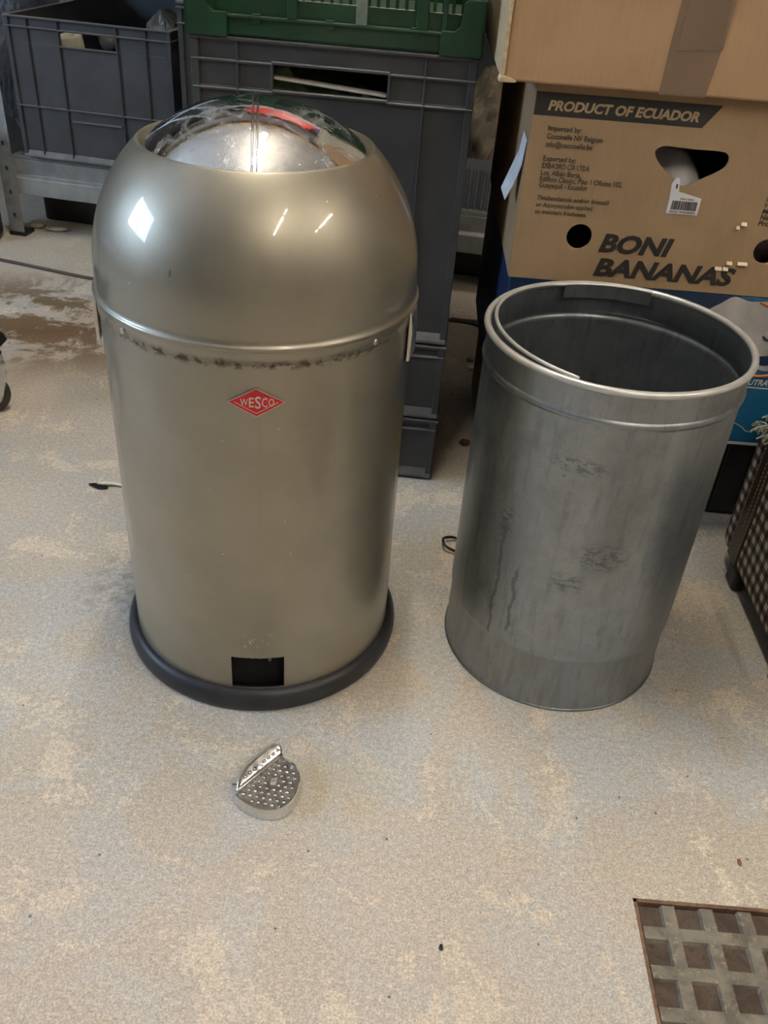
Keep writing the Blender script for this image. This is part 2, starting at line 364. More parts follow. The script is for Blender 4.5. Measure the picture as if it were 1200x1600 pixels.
def text_xz(dst, s, x0, z0, width, cap, bold=0.0, shear=0.0, y=0.0, skew=0.0):
    """flat lettering standing in the x,z plane: left end x0, baseline z0, overall width, capital height"""
    bm = text_bm(s, bold, shear)
    xs = [v.co.x for v in bm.verts]; a, b = min(xs), max(xs); k = width/(b-a); kz = cap/.70
    mp = {v: dst.verts.new((x0+(v.co.x-a)*k, y, z0+v.co.y*kz+(v.co.x-a)*k*skew)) for v in bm.verts}
    for f in bm.faces:
        try: dst.faces.new([mp[v] for v in f.verts])
        except ValueError: pass
    bm.free()

# ------------------------------------------------------------------ room
X0, X1, Y0, Y1, ZC = -3.0, 3.2, -2.8, 3.2, 2.6
GX0, GX1, GY0, GY1 = .3000, .7270, .1220, .5490
b = BM()
for (a, c, d, e) in ((X0, X1, GY1, Y1), (X0, X1, Y0, GY0), (X0, GX0, GY0, GY1), (GX1, X1, GY0, GY1)): box(b, a, c, d, e, -.10, 0)
box(b, GX0, GX1, GY0, GY1, -.10, -.022)
bmesh.ops.remove_doubles(b, verts=b.verts, dist=1e-5)
struct('floor', b, MT['floor'])
b = BM(); box(b, X0, X1, Y0, Y1, ZC, ZC+.1); struct('ceiling', b, MT['ceil'])
for i, y in enumerate((-1.9, -.6, .35, 2.15, 2.75)):
    b = BM(); box(b, X0, X1, y-.05, y+.05, ZC-.14, ZC); struct('trim_%d' % (i+1), b, MT['wood'])
b = BM(); box(b, X0-.1, X1+.1, Y1, Y1+.1, 0, ZC); struct('wall_back', b, MT['walldark'])
b = BM(); box(b, X0-.1, X1+.1, Y0-.1, Y0, 0, ZC); struct('wall_front', b, MT['wall'])
b = BM(); box(b, X1, X1+.1, Y0, Y1, 0, ZC); struct('wall_right', b, MT['wall'])
WY0, WY1, WZ0, WZ1 = .0, 1.15, 1.05, 1.92
b = BM(); box(b, X0-.1, X0, Y0, WY0, 0, ZC); box(b, X0-.1, X0, WY1, Y1, 0, ZC); box(b, X0-.1, X0, WY0, WY1, 0, WZ0); box(b, X0-.1, X0, WY0, WY1, WZ1, ZC)
struct('wall_left', b, MT['wall'])
b = BM()
for (a, c, d, e) in ((WY0, WY0+.05, WZ0, WZ1), (WY1-.05, WY1, WZ0, WZ1), (WY0, WY1, WZ0, WZ0+.05), (WY0, WY1, WZ1-.05, WZ1), (.57, .60, WZ0, WZ1)): box(b, X0-.08, X0-.03, a, c, d, e)
struct('window_1', b, MT['fix'])
pl = bpy.data.lights.new('daylight_portal', 'AREA'); pl.shape = 'RECTANGLE'; pl.size = WZ1-WZ0; pl.size_y = WY1-WY0; pl.cycles.is_portal = True
po = bpy.data.objects.new('daylight_portal', pl); COL.objects.link(po); po.location = (X0-.02, (WY0+WY1)/2, (WZ0+WZ1)/2); po.rotation_euler = (0, -PI/2, 0)
for i, (x, y, z, ln) in enumerate(TUBES):
    t = thing('ceiling_light', ['ceiling tube lamp right above the dome-lidded bin', 'ceiling tube lamp above and to the right of the viewer', 'ceiling tube lamp near the right wall'][i], 'lamp', (x, y, ZC))
    b = BM(); box(b, -.035, .035, -ln/2-.03, ln/2+.03, -.05, 0); obj('housing', b, MT['fix'], t, bevel=.004)
    b = BM(); tube(b, [(0, -ln/2, z-ZC+.022), (0, ln/2, z-ZC+.022)], .014, 14); obj('lamp_tube', b, MT['tube'], t, smooth=False)

# ------------------------------------------------------------------ the domed pedal bin
R = .175
bin_ = thing('pedal_bin', 'tall champagne metallic pedal bin with domed lid and chrome top', 'bin', (-.1598, .948, 0), math.radians(8))
def cylpt(ang, z, r=R): return (r*math.sin(ang), -r*math.cos(ang), z)
b = BM()    # body wall with the pedal slot cut through; angle 0 faces front
HA0, HA1, HZ0, HZ1 = math.radians(-12.2), math.radians(9.3), .0318, .0838
angs = sorted(set([round(-PI+2*PI*i/120, 5) for i in range(120)] + [HA0, HA1])); zs = [.012, HZ0, HZ1, .2, .35, .4795]
RB = R-.0012
def near(z0, z1, n): return [z0+(z1-z0)*k/n for k in range(n+1)]
def grid(rad): return [[b.verts.new(cylpt(a, z, rad)) for a in angs] for z in zs]
zs = [.012, HZ0-.001, HZ0, HZ1, HZ1+.001, .2, .35, .4795]; g = grid(RB); gi = grid(RB-.0016); nA = len(angs)
ih = [j for j in range(nA) if HA0-1e-6 <= angs[j] < HA1-1e-6]
for i in range(len(zs)-1):
    for j in range(nA):
        if i == 2 and j in ih: continue
        k = (j+1) % nA
        b.faces.new((g[i][j], g[i][k], g[i+1][k], g[i+1][j])); b.faces.new((gi[i][j], gi[i+1][j], gi[i+1][k], gi[i][k]))
for j in range(nA):
    k = (j+1) % nA; b.faces.new((g[0][j], g[0][k], gi[0][k], gi[0][j])); b.faces.new((g[-1][j], g[-1][k], gi[-1][k], gi[-1][j]))
    if j in ih:
        for i in (2, 3): b.faces.new((g[i][j], g[i][k], gi[i][k], gi[i][j]))
for j in (ih[0], ih[-1]+1): b.faces.new((g[2][j], g[3][j], gi[3][j], gi[2][j]))
body = obj('body', b, MT['paint'], bin_, auto=40)
b = BM(); lathe(b, [(0, .012), (R-.004, .012)], 64); obj('bottom_plate', b, MT['matt'], bin_)
b = BM(); lathe(b, [(.1, .085), (R-.02, .085), (R-.02, .02), (R-.035, .02)], 48); obj('inner_shield', b, MT['matt'], bin_)
b = BM()    # lid: skirt, raised bead, spherical dome, rolled rim
prof = [(R-.001, .4800), (R+.0010, .4800), (R+.0010, .4925)]
prof += [(R+.0010+.0028*math.sin(PI*k/6), .4935+.0075*k/6) for k in range(7)]
SC = .520
prof += [(R+.0008, .506), (R+.0004, .513)]
RO = .1216; zo = SC+math.sqrt(R*R-RO*RO); a_end = math.acos(RO/R)
prof += [(R*math.cos(a_end*k/22), SC+R*math.sin(a_end*k/22)) for k in range(23)]
prof += [(RO-.0015, zo+.0012), (RO-.004, zo+.0008), (RO-.0055, zo-.0015), (RO-.006, zo-.014), (RO-.0062, zo-.02)]
lathe(b, prof, 128); obj('lid', b, MT['paint'], bin_, smooth=True)
RM = .1675
b = BM(); a0 = math.radians(26)
lathe(b, [(RM*math.cos(a0+(PI/2-a0)*k/30), SC+RM*math.sin(a0+(PI/2-a0)*k/30)) for k in range(31)], 128)
flap = obj('dome_flap', b, MT['mirror'], bin_, smooth=True); flap['label'] = 'mirror polished steel dome'
b = BM()    # two narrow ridges either side of the seam over the flap
for off, r_ in ((-.0022, .0011), (.0022, .0011)):
    tube(b, [(off, -(RM+.0002)*math.cos(a), SC+(RM+.0002)*math.sin(a)) for a in [math.radians(30+120*k/40) for k in range(41)]], r_, 8)
o = obj('seam_ridge', b, MT['chromed'], flap, smooth=True)
b = BM(); lathe(b, [(R-.003, .030), (R+.0005, .0295), (R+.004, .0285), (.1835, .023), (.1862, .016), (.1868, .009), (.1855, .003), (.182, 0), (R-.004, 0), (R-.004, .030)], 128)
o = obj('base_ring', b, MT['rubber'], bin_, smooth=True); o['label'] = 'black rubber base ring'
def badge_map(u, v, lift): a = u/R; return cylpt(a, .4400+v, R+lift)
def badge_panel(scale, lift0, lift1):
    b = BM(); A = []
    N = 12; hw, hh = .0288*scale, .0160*scale
    top = [(-hw+2*hw*i/(2*N), hh*(1-abs(-1+2*i/(2*N)))) for i in range(2*N+1)]
    up = [b.verts.new(badge_map(u, v, lift1)) for u, v in top]; dn = [b.verts.new(badge_map(u, -v, lift1)) if 0 < i < 2*N else up[i] for i, (u, v) in enumerate(top)]
    ups = [b.verts.new(badge_map(u, v, lift0)) for u, v in top]; dns = [b.verts.new(badge_map(u, -v, lift0)) if 0 < i < 2*N else ups[i] for i, (u, v) in enumerate(top)]
    for i in range(2*N):
        for q in ((up[i], up[i+1], dn[i+1], dn[i]), (up[i], ups[i], ups[i+1], up[i+1]), (dn[i], dn[i+1], dns[i+1], dns[i])):
            u = []
            for v in q:
                if v not in u: u.append(v)
            if len(u) > 2: b.faces.new(u)
    return b
bd = obj('badge', badge_panel(1.0, -.001, .0010), MT['silver'], bin_); bd['label'] = 'red diamond badge with silver letters'
obj('badge_face', badge_panel(.945, .0009, .0013), MT['red'], bd)
b = BM()
def badge_line(pts, wd, lift):
    for (u0_, v0_), (u1_, v1_) in zip(pts, pts[1:]):
        n = 8; d = Vector((u1_-u0_, v1_-v0_)).normalized(); px, py = -d.y*wd/2, d.x*wd/2; pr = None
        for k in range(n+1):
            u, v = u0_+(u1_-u0_)*k/n, v0_+(v1_-v0_)*k/n
            c = (b.verts.new(badge_map(u+px, v+py, lift)), b.verts.new(badge_map(u-px, v-py, lift)))
            if pr: b.faces.new((pr[0], pr[1], c[1], c[0]))
            pr = c
badge_line([(-.0215, .0004), (0, -.0117)], .0007, .0015); badge_line([(0, -.0117), (.0215, .0004)], .0007, .0015)
obj('badge_outline', b, MT['silver'], bd)
b = BM()
xs = -.0158
for ch, wd, hh in (('W', .0078, .0078), ('E', .0050, .0108), ('S', .0058, .0138), ('C', .0055, .0108), ('O', .0058, .0084)):
    tb = text_bm(ch, .012); x_ = [v.co.x for v in tb.verts]; y_ = [v.co.y for v in tb.verts]
    mp = {v: b.verts.new(badge_map(xs+(v.co.x-min(x_))/(max(x_)-min(x_))*wd, .0006-hh/2+(v.co.y-min(y_))/(max(y_)-min(y_))*hh, .0016)) for v in tb.verts}
    for f in tb.faces: b.faces.new([mp[v] for v in f.verts])
    tb.free(); xs += wd+.0009
obj('badge_lettering', b, MT['silver'], bd)
for a_ in (72.0, -85.0):    # lid brackets on either flank
    a = math.radians(a_)
    b = BM(); Rm = Matrix.Rotation(a, 4, 'Z')
    prism(b, [(-R-.0005, .436), (-R-.0045, .437), (-R-.0052, .470), (-R-.0028, .491), (-R-.0005, .497)], -.016, .016, 'yz')
    bmesh.ops.transform(b, matrix=Rm, verts=b.verts)
    obj('side_bracket', b, MT['silver'], bin_, bevel=.0008)
for a_ in (-49.2, 43.2, 130, -140):
    b = BM(); a = math.radians(a_)
    lathe(b, [(.0034, 0), (.0034, .0008), (.0026, .0016), (.0012, .0017), (.0010, .0008), (0, .0008)], 20)
    bmesh.ops.transform(b, matrix=Matrix.Translation(cylpt(a, .4862, R+.0008)) @ Matrix.Rotation(a, 4, 'Z') @ Matrix.Rotation(PI/2, 4, 'X'), verts=b.verts)
    obj('screw', b, MT['steel'], bin_, smooth=False)
b = BM(); prev = None    # torn metal strip along the top edge of the slot
for k in range(33):
    a = HA0+(HA1-HA0)*k/32; d = .0035+.0022*random.random()+(.006 if 22 < k < 25 else 0)
    c = [b.verts.new(cylpt(a, HZ1-.0005, R-.002)), b.verts.new(cylpt(a, HZ1-.0015-d*.4, R-.006)), b.verts.new(cylpt(a, HZ1-.0025-d, R-.0075))]
    if prev:
        for i in range(2): b.faces.new((prev[i], prev[i+1], c[i+1], c[i]))
    prev = c
obj('torn_edge', b, MT['pale_tone'], bin_)

# ------------------------------------------------------------------ the galvanised bucket
bk = thing('metal_bucket', 'tall open galvanised steel liner bucket standing right of the pedal bin', 'bucket', (.2511, .9568, 0))
RW = .1487; HB = .4700
b = BM()
prof = [(RW+.0002, .0015), (RW+.0006, .004), (RW-.0006, .0075), (RW-.0008, .086), (RW+.0004, .0885), (RW+.0012, .092), (RW+.0006, .4235)]
prof += [(RW+.0006+.0026*math.sin(PI*k/6), .4240+.0095*k/6) for k in range(7)]
prof += [(RW+.0008, .437), (RW+.0014, HB-.005)]
inn = [(RW-.0012, HB-.004)] + [(RW-.0014+.0022*math.sin(PI*k/6), .4335-.0095*k/6) for k in range(7)] + [(RW-.0016, .42), (RW-.0020, .010), (0, .010)]
lathe(b, prof+inn, 160); obj('wall', b, MT['galv'], bk, auto=40)
b = BM(); lathe(b, [(RW+.0018+.0040*math.cos(2*PI*k/12), HB-.003+.0040*math.sin(2*PI*k/12)) for k in range(13)], 160)
obj('rim', b, MT['rimsteel'], bk, smooth=True)
b = BM(); lathe(b, [(0, .0015), (RW-.004, .0015), (RW+.0005, 0), (RW+.0020, .0012), (RW+.0018, .0032), (RW+.0002, .0042)], 160); obj('base', b, MT['galv'], bk, smooth=True)
b = BM(); pts = []
for k in range(81):
    f = k/80; a = math.radians(-25-180*f-1)     # front end, round the left side, to the back
    lift = .0050*math.sin(PI*min(1, f*1.35))**.7 if f < .74 else 0
    pts.append(((RW-.0040-.0035*math.sin(PI*f))*math.sin(a), -(RW-.0040-.0035*math.sin(PI*f))*math.cos(a), HB-.0005+lift))
tube(b, pts, .0022, 8); hoop = obj('carrying_hoop', b, MT['rimsteel'], bk, smooth=True)
b = BM(); pr = None
for k in range(60, 81):
    x, y, z = pts[k]; s_ = .985
    c = [b.verts.new((x*s_, y*s_, z)), b.verts.new((x*s_, y*s_, z-.017)), b.verts.new((x*.995, y*.995, z-.017)), b.verts.new((x*.995, y*.995, z))]
    if pr:
        for i in range(4): b.faces.new((pr[i], pr[(i+1) % 4], c[(i+1) % 4], c[i]))
    else: b.faces.new(c)
    pr = c
b.faces.new(pr[::-1])
obj('hoop_plate', b, MT['galv'], hoop)

# ------------------------------------------------------------------ the loose pedal
pd = thing('foot_pedal', 'loose chrome foot pedal with dimpled tread lying on the floor', 'pedal', (-.105, .650, 0))
ox, oy = -.105, .650
A_, B_ = (-.1410-ox, .6305-oy), (-.0972-ox, .6868-oy)
front = [(-.1410, .6240), (-.1283, .6150), (-.1150, .6095), (-.1012, .6080), (-.0880, .6115), (-.0778, .6205), (-.0715, .6360), (-.0695, .6540), (-.0750, .6710), (-.0850, .6815)]
front = [(x-ox, y-oy) for x, y in front]
mid = smooth_path([(*A_, 0)]+[(*p, 0) for p in front]+[(*B_, 0)], 5); outer = [(p.x, p.y) for p in mid]
ZP = .0150
def plate(outline, zf, hz, rings):
    b = BM(); prev = None
    for d, z in rings:
        lp = inset(outline, d) if d else outline
        cur = [b.verts.new((x, y, zf(x, y)+z)) for x, y in lp]
        if prev:
            for i in range(len(cur)): b.faces.new((prev[i], prev[(i+1) % len(cur)], cur[(i+1) % len(cur)], cur[i]))
        prev = cur
    b.faces.new(prev); return b
def domes(b, poly, zf, sp, r, skip=None):
    xs_ = [p[0] for p in poly]; ys_ = [p[1] for p in poly]
    d = (Vector(B_)-Vector(A_)).normalized(); n = Vector((-d.y, d.x))
    for i in range(-14, 15):
        for j in range(-14, 15):
            p = Vector(A_)+d*(sp*(i+.5*(j % 2)))+n*(sp*.87*j)
            if not inside(p, poly): continue
            if skip and (p-Vector(skip)).length < .0062: continue
            rr = []
            for q, hgt in ((1, 0), (.75, .55), (.35, .85)):
                rr.append([b.verts.new((p.x+r*q*math.cos(PI*k/4), p.y+r*q*math.sin(PI*k/4), zf(p.x, p.y)+hgt*r*.75)) for k in range(8)])
            for P, Q in zip(rr, rr[1:]):
                for k in range(8): b.faces.new((P[k], P[(k+1) % 8], Q[(k+1) % 8], Q[k]))
            b.faces.new(rr[-1])
zf0 = lambda x, y: ZP
b = BM(); N_ = len(outer)
lo = [b.verts.new((x, y, .0005)) for x, y in inset(outer, -.0010)]; hi = [b.verts.new((x, y, ZP-.0008)) for x, y in outer]
h2 = [b.verts.new((x, y, ZP+.0008)) for x, y in inset(outer, .0008)]; h3 = [b.verts.new((x, y, ZP+.0008)) for x, y in inset(outer, .0020)]; h4 = [b.verts.new((x, y, ZP-.001)) for x, y in inset(outer, .0030)]
for P, Q in ((lo, hi), (hi, h2), (h2, h3), (h3, h4)):
    for i in range(N_): b.faces.new((P[i], P[(i+1) % N_], Q[(i+1) % N_], Q[i]))
skirt = obj('skirt', b, MT['chrome'], pd, auto=50)
ins = inset(outer, .0028)
b = plate(ins, lambda x, y: ZP, 0, [(0, -.0010), (.001, -.0012)]); e1 = (-.1015-ox, .6500-oy)
domes(b, inset(outer, .0055), lambda x, y: ZP-.0012, .0079, .0030, e1); obj('tread_plate', b, MT['chromed'], pd, auto=50)
# heel flap rising from the ridge
d_ = (Vector(B_)-Vector(A_)).normalized(); n_ = Vector((-d_.y, d_.x))
zfl = lambda x, y: ZP+.0005+max(-.002, (Vector((x, y))-Vector(A_)).dot(n_))*.80
hl = [A_, B_, (-.0990-ox, .6945-oy), (-.1050-ox, .6968-oy), (-.1165-ox, .6860-oy), (-.1285-ox, .6700-oy), (-.1372-ox, .6555-oy), (-.1415-ox, .6410-oy)]
hp = smooth_path([(*p, 0) for p in hl[1:]+[hl[0]]], 5); hout = [(p.x, p.y) for p in hp]
b = plate(hout, zfl, 0, [(0, -.0022), (0, 0), (.0006, .0008), (.0016, .0008), (.0024, -.0004), (.003, -.0005)])
domes(b, inset(hout, .0042), lambda x, y: zfl(x, y)-.0005, .0074, .0026, (-.1195-ox, .6640-oy)); obj('heel_plate', b, MT['chromed'], pd, auto=50)
b = BM(); tube(b, [(*(Vector(A_)+(Vector(B_)-Vector(A_))*k/12), ZP+.0012+.0008*math.sin(PI*k/12)) for k in range(13)], .0023, 10); obj('ridge', b, MT['chrome'], pd, smooth=True)
for (ex, ey), zz in ((e1, ZP+.0002), ((-.1195-ox, .6640-oy), None)):
    b = BM(); c = Vector((ex, ey))
    for s0, s1 in ((.0058, .0036),):
        q = [(1, 0), (0, .62), (-1, 0), (0, -.62)]
        f = lambda p: (p.x, p.y, (zz if zz else zfl(p.x, p.y)+.0006)+.0006)
        O = [b.verts.new(f(c+d_*a*s0+n_*e*s0)) for a, e in q]; I = [b.verts.new(f(c+d_*a*s1+n_*e*s1)) for a, e in q]
        O2 = [b.verts.new(v.co-Vector((0, 0, .0016))) for v in O]; I2 = [b.verts.new(v.co-Vector((0, 0, .0016))) for v in I]
        for i in range(4):
            j = (i+1) % 4; b.faces.new((O[i], O[j], I[j], I[i])); b.faces.new((O[i], O2[i], O2[j], O[j])); b.faces.new((I[i], I[j], I2[j], I2[i]))
    obj('emblem', b, MT['steel'], pd)
b = BM(); box(b, -.0430, -.0345, -.0130, -.0095, .0125, .0175); obj('hinge_tab', b, MT['chrome'], pd, bevel=.0006)

# ------------------------------------------------------------------ floor grate
gt = thing('drain_cover', 'rusty square cast iron drain cover with a raised grid set into the floor', 'drain cover', (GX0, GY0, -.022))
W_ = GX1-GX0
b = BM(); box(b, .006, W_-.006, .006, W_-.006, .0, .0165); obj('cover_plate', b, MT['gratep'], gt)
b = BM(); P = .0426; rw = .0135
for i in range(11):
    c = .0368+(i-0)*.0410-rw/2
    ww = rw
    if c > W_-.02: break
    for hz in (0, 1):
        zt = .0205+.0003*hz; q = [(c-.0018, .0163), (c, zt), (c+ww, zt), (c+ww+.0018, .0163)]
        if hz: prism(b, q, .0055, W_-.0055, 'xz')
        else:
            prism(b, [(W_-a, z) for a, z in q], .0055, W_-.0055, 'yz')
obj('raised_grid', b, MT['grate'], gt)
b = BM()
for (a, c, d, e) in ((0, W_, 0, .004), (0, W_, W_-.004, W_), (0, .004, 0, W_), (W_-.004, W_, 0, W_)): box(b, a, c, d, e, 0, .0215)
obj('frame', b, MT['rustf'], gt)

# ------------------------------------------------------------------ plastic stacking crates
def euro_crate(label, loc, rz, w, d, h, hr, vr, hole=None, m=None, holesill=True, group=None):
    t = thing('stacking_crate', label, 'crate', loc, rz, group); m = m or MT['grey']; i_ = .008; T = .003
    b = BM()
    y0, y1, x0, x1 = -d/2+i_, d/2-i_, -w/2+i_, w/2-i_
    if hole:
        hx0, hx1, hz0, hz1 = hole
        box(b, x0, x1, y0, y0+T, .008, hz0); box(b, x0, x1, y0, y0+T, hz1, h-.002); box(b, x0, hx0, y0, y0+T, hz0, hz1); box(b, hx1, x1, y0, y0+T, hz0, hz1)
        for (a, c, e, f) in ((hx0-.003, hx1+.003, hz0-.004, hz0), (hx0-.003, hx1+.003, hz1, hz1+.004), (hx0-.004, hx0, hz0, hz1), (hx1, hx1+.004, hz0, hz1)): box(b, a, c, y0-.006, y0+.004, e, f)
    else: box(b, x0, x1, y0, y0+T, .008, h-.002)
    box(b, x0, x1, y1-T, y1, .008, h-.002); box(b, x0, x0+T, y0+T, y1-T, .008, h-.002); box(b, x1-T, x1, y0+T, y1-T, .008, h-.002)
    box(b, x0+.004, x1-.004, y0+.004, y1-.004, 0, .008)
    for sx in (-1, 1):
        for sy in (-1, 1):
            cx, cy = sx*(w/2-.013), sy*(d/2-.013)
            box(b, min(cx, cx+sx*.0105), max(cx, cx+sx*.0105), min(cy-sy*.001, cy+sy*.0105), max(cy-sy*.001, cy+sy*.0105), .008, h-.003)
    for z in hr:
        segs = [(-w/2+.002, w/2-.002)]
        if hole and hole[2]-.006 < z < hole[3]+.003: segs = [(-w/2+.002, hole[0]), (hole[1], w/2-.002)]
        for a, c in segs: box(b, a, c, y0-.0065, y0+.001, z-.0018, z+.0018)
        box(b, -w/2+.002, w/2-.002, y1-.001, y1+.0065, z-.0018, z+.0018)
        box(b, x0-.0065, x0+.001, y0, y1, z-.0018, z+.0018); box(b, x1-.001, x1+.0065, y0, y1, z-.0018, z+.0018)
    for xr in vr:
        segs = [(.012, h-.003)]
        if hole and hole[0] < xr < hole[1]: segs = [(.012, hole[2]), (hole[3], h-.003)]
        for a, c in segs: box(b, xr-.0016, xr+.0016, y0-.006, y0+.001, a, c)
        box(b, xr-.0016, xr+.0016, y1-.001, y1+.006, .012, h-.003)
    for yr in (-d*.36, -d*.2, 0, d*.2, d*.36):
        box(b, x0-.006, x0+.001, yr-.0016, yr+.0016, .012, h-.003); box(b, x1-.001, x1+.006, yr-.0016, yr+.0016, .012, h-.003)
    obj('body', b, m, t, bevel=.0008, seg=1)
    b = BM()    # sloped lip round the foot of the walls
    for p, q, pl_ in ((y0, -1, 'yz'), (y1, 1, 'yz'), (x0, -1, 'xz'), (x1, 1, 'xz')):
        prism(b, [(p+q*.0005, .022), (p+q*.0075, .010), (p+q*.0075, .006), (p-q*.002, .006)], (x0 if pl_ == 'yz' else y0)-.004, (x1 if pl_ == 'yz' else y1)+.004, pl_)
    obj('foot_lip', b, m if m in (MT['black'],) else MT['pale_tone'], t)
    b = BM(); e = .0115
    for (a, c, f, g_) in ((-w/2, w/2, -d/2, -d/2+e), (-w/2, w/2, d/2-e, d/2), (-w/2, -w/2+e, -d/2+e, d/2-e), (w/2-e, w/2, -d/2+e, d/2-e)): box(b, a, c, f, g_, h-.0045, h)
    obj('rim', b, m, t, bevel=.0012, seg=2)
    return t
YW = math.radians(-2.5)
ca, sa = math.cos(YW), math.sin(YW)
FR = Vector((.0795, 1.330))                           # front right floor corner of the stack
def stack_pos(lx, ly):                                # lx from the right edge (negative to the left), ly back from the front
    return FR.x+lx*ca-ly*sa, FR.y+lx*sa+ly*ca
cx, cy = stack_pos(-.2, .3)
for i, (z0, h) in enumerate(((0, .1215), (.1215, .1370))):
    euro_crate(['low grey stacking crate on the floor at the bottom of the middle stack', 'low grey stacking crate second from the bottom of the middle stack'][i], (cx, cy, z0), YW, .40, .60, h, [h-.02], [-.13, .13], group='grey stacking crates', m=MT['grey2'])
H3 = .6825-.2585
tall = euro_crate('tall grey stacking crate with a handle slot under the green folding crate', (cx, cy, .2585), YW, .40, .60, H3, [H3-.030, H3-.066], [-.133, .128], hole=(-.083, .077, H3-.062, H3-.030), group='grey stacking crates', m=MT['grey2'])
# contents seen through the handle slot
def local(lx, ly, z): p = stack_pos(-.2+lx, .3+ly); return (p[0], p[1], z)
b = BM(); bmesh.ops.create_grid(b, x_segments=40, y_segments=40, size=.5)
for v in b.verts:
    x, y = v.co.x, v.co.y
    v.co = (x*.19, y*.26, .190-.060*(x+.5)+.012*(math.sin(9*x+2)*math.cos(7*y)+.5*math.sin(17*x+11*y)))
o = obj('green_cloth', b, MT['cloth'], smooth=True); sm = o.modifiers.new('thickness', 'SOLIDIFY'); sm.thickness = .14; sm.offset = -1
o.location = local(-.02, -.138, .468); o.rotation_euler = (0, 0, YW); tag(o, 'olive green cloth bundled inside the tall crate, seen through its handle slot', 'cloth')
b = BM(); box(b, -.080, .084, -.004, .012, -.001, .003)
o = obj('paper_pad', b, MT['cream'], None, bevel=.001); o.location = local(-.008, -.284, .2585+H3-.0540); o.rotation_euler = (0, math.radians(4.0), YW); tag(o, 'cream paper pad edge behind the handle slot of the tall crate', 'paper')

# green folding crate on top
gc = thing('folding_crate', 'dark green plastic folding crate on top of the tall grey crate', 'crate', (*stack_pos(-.2, .295), .683), YW)
w, d, h = .404, .60, .24
b = BM(); y0 = -d/2+.008
for sy in (-1, 1):
    ya, yb = (y0, y0+.004) if sy < 0 else (-y0-.004, -y0)
    box(b, -w/2+.05, w/2-.05, ya, yb, .003, .024)
    box(b, -w/2+.05, w/2-.05, min(ya-.006*(sy < 0), yb), max(yb+.006*(sy > 0), ya), .0235, .0275)
for sx in (-1, 1):
    xa = sx*(w/2-.008); box(b, min(xa, xa-sx*.004), max(xa, xa-sx*.004), -d/2+.05, d/2-.05, .003, .027)
box(b, -w/2+.012, w/2-.012, -d/2+.012, d/2-.012, 0, .006)
for sx in (-1, 1):
    for sy in (-1, 1):
        q = [(w/2-.058, .0), (w/2, .0), (w/2, .068), (w/2-.024, .068), (w/2-.030, .064), (w/2-.033, .036), (w/2-.040, .030), (w/2-.058, .030)]
        prism(b, [(sx*a, z) for a, z in q], sy*(d/2), sy*(d/2-.005), 'xz')
        q2 = [(d/2-.07, .0), (d/2, .0), (d/2, .068), (d/2-.03, .068), (d/2-.034, .030), (d/2-.07, .030)]
        prism(b, [(sy*a, z) for a, z in q2], sx*(w/2), sx*(w/2-.005), 'yz')
        x_, y_ = sx*(w/2-.012), sy*(d/2-.012); box(b, min(x_, x_+sx*.008), max(x_, x_+sx*.008), min(y_, y_+sy*.008), max(y_, y_+sy*.008), .004, h)
for sx in (-1, 1):
    for (xx) in (.085, .0):
        pass
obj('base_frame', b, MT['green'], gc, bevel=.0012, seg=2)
def slotted(b, x0, x1, y0, y1, z0, z1, horiz=True):
    """slotted wall panel between the corner posts"""
    def bx(a, c, e, f): box(b, a, c, y0, y1, e, f) if horiz else box(b, y0, y1, a, c, e, f)
    bx(x0, x1, z0, z0+.022)
    z = z0+.022
    while z < z1-.045:
        x = x0
        while x < x1-.004: bx(x, x+.0045, z, z+.028); x += .0125
        bx(x0, x1, z+.028, z+.045); z += .045
    bx(x0, x1, z, z1)
for sy in (-1, 1):
    b = BM(); ya = sy*(d/2-.016); slotted(b, -w/2+.02, w/2-.02, min(ya, ya+sy*.003), max(ya, ya+sy*.003), .0275, h)
    for xx, ww in ((-.055, .013), (.118, .016), (-.170, .018), (.148, .006)):
        box(b, xx-ww/2, xx+ww/2, sy*(d/2-.004) if sy > 0 else -d/2+.004, sy*(d/2-.014) if sy > 0 else -d/2+.014, .027, .20) if sy < 0 else None
    obj('side_panel', b, MT['green'], gc, bevel=.0008, seg=1)
for sx in (-1, 1):
    b = BM(); xa = sx*(w/2-.016); slotted(b, -d/2+.02, d/2-.02, min(xa, xa+sx*.003), max(xa, xa+sx*.003), .0275, h, False); obj('end_panel', b, MT['green'], gc)
b = BM(); box(b, .030, .045, -d/2+.001, -d/2+.010, .0275, .20); o = obj('latch', b, MT['greenl'], gc, bevel=.001); o['label'] = 'worn grey-green vertical latch bar'
b = BM(); box(b, -.062, -.049, -d/2+.001, -d/2+.010, .0275, .20); obj('latch', b, MT['green'], gc, bevel=.001)
for xx in (-.105, -.005, .110):
    b = BM(); box(b, xx-.006, xx+.006, -d/2+.004, -d/2+.010, .018, .030); obj('clip', b, MT['green'], gc, bevel=.001)

# grey crates standing behind, seen in the gap left of the middle stack
for i, (z0, h) in enumerate(((0, .3200), (.3200, .3200), (.6400, .32))):
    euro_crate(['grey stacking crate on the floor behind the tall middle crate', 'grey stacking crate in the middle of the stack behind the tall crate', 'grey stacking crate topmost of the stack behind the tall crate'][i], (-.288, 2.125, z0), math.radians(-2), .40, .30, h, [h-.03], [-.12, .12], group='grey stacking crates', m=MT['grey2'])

# ------------------------------------------------------------------ cardboard boxes on the right
BX0, BX1, BY = .1470, .5790, 1.215
ZB0, ZB1 = .1900, .4290
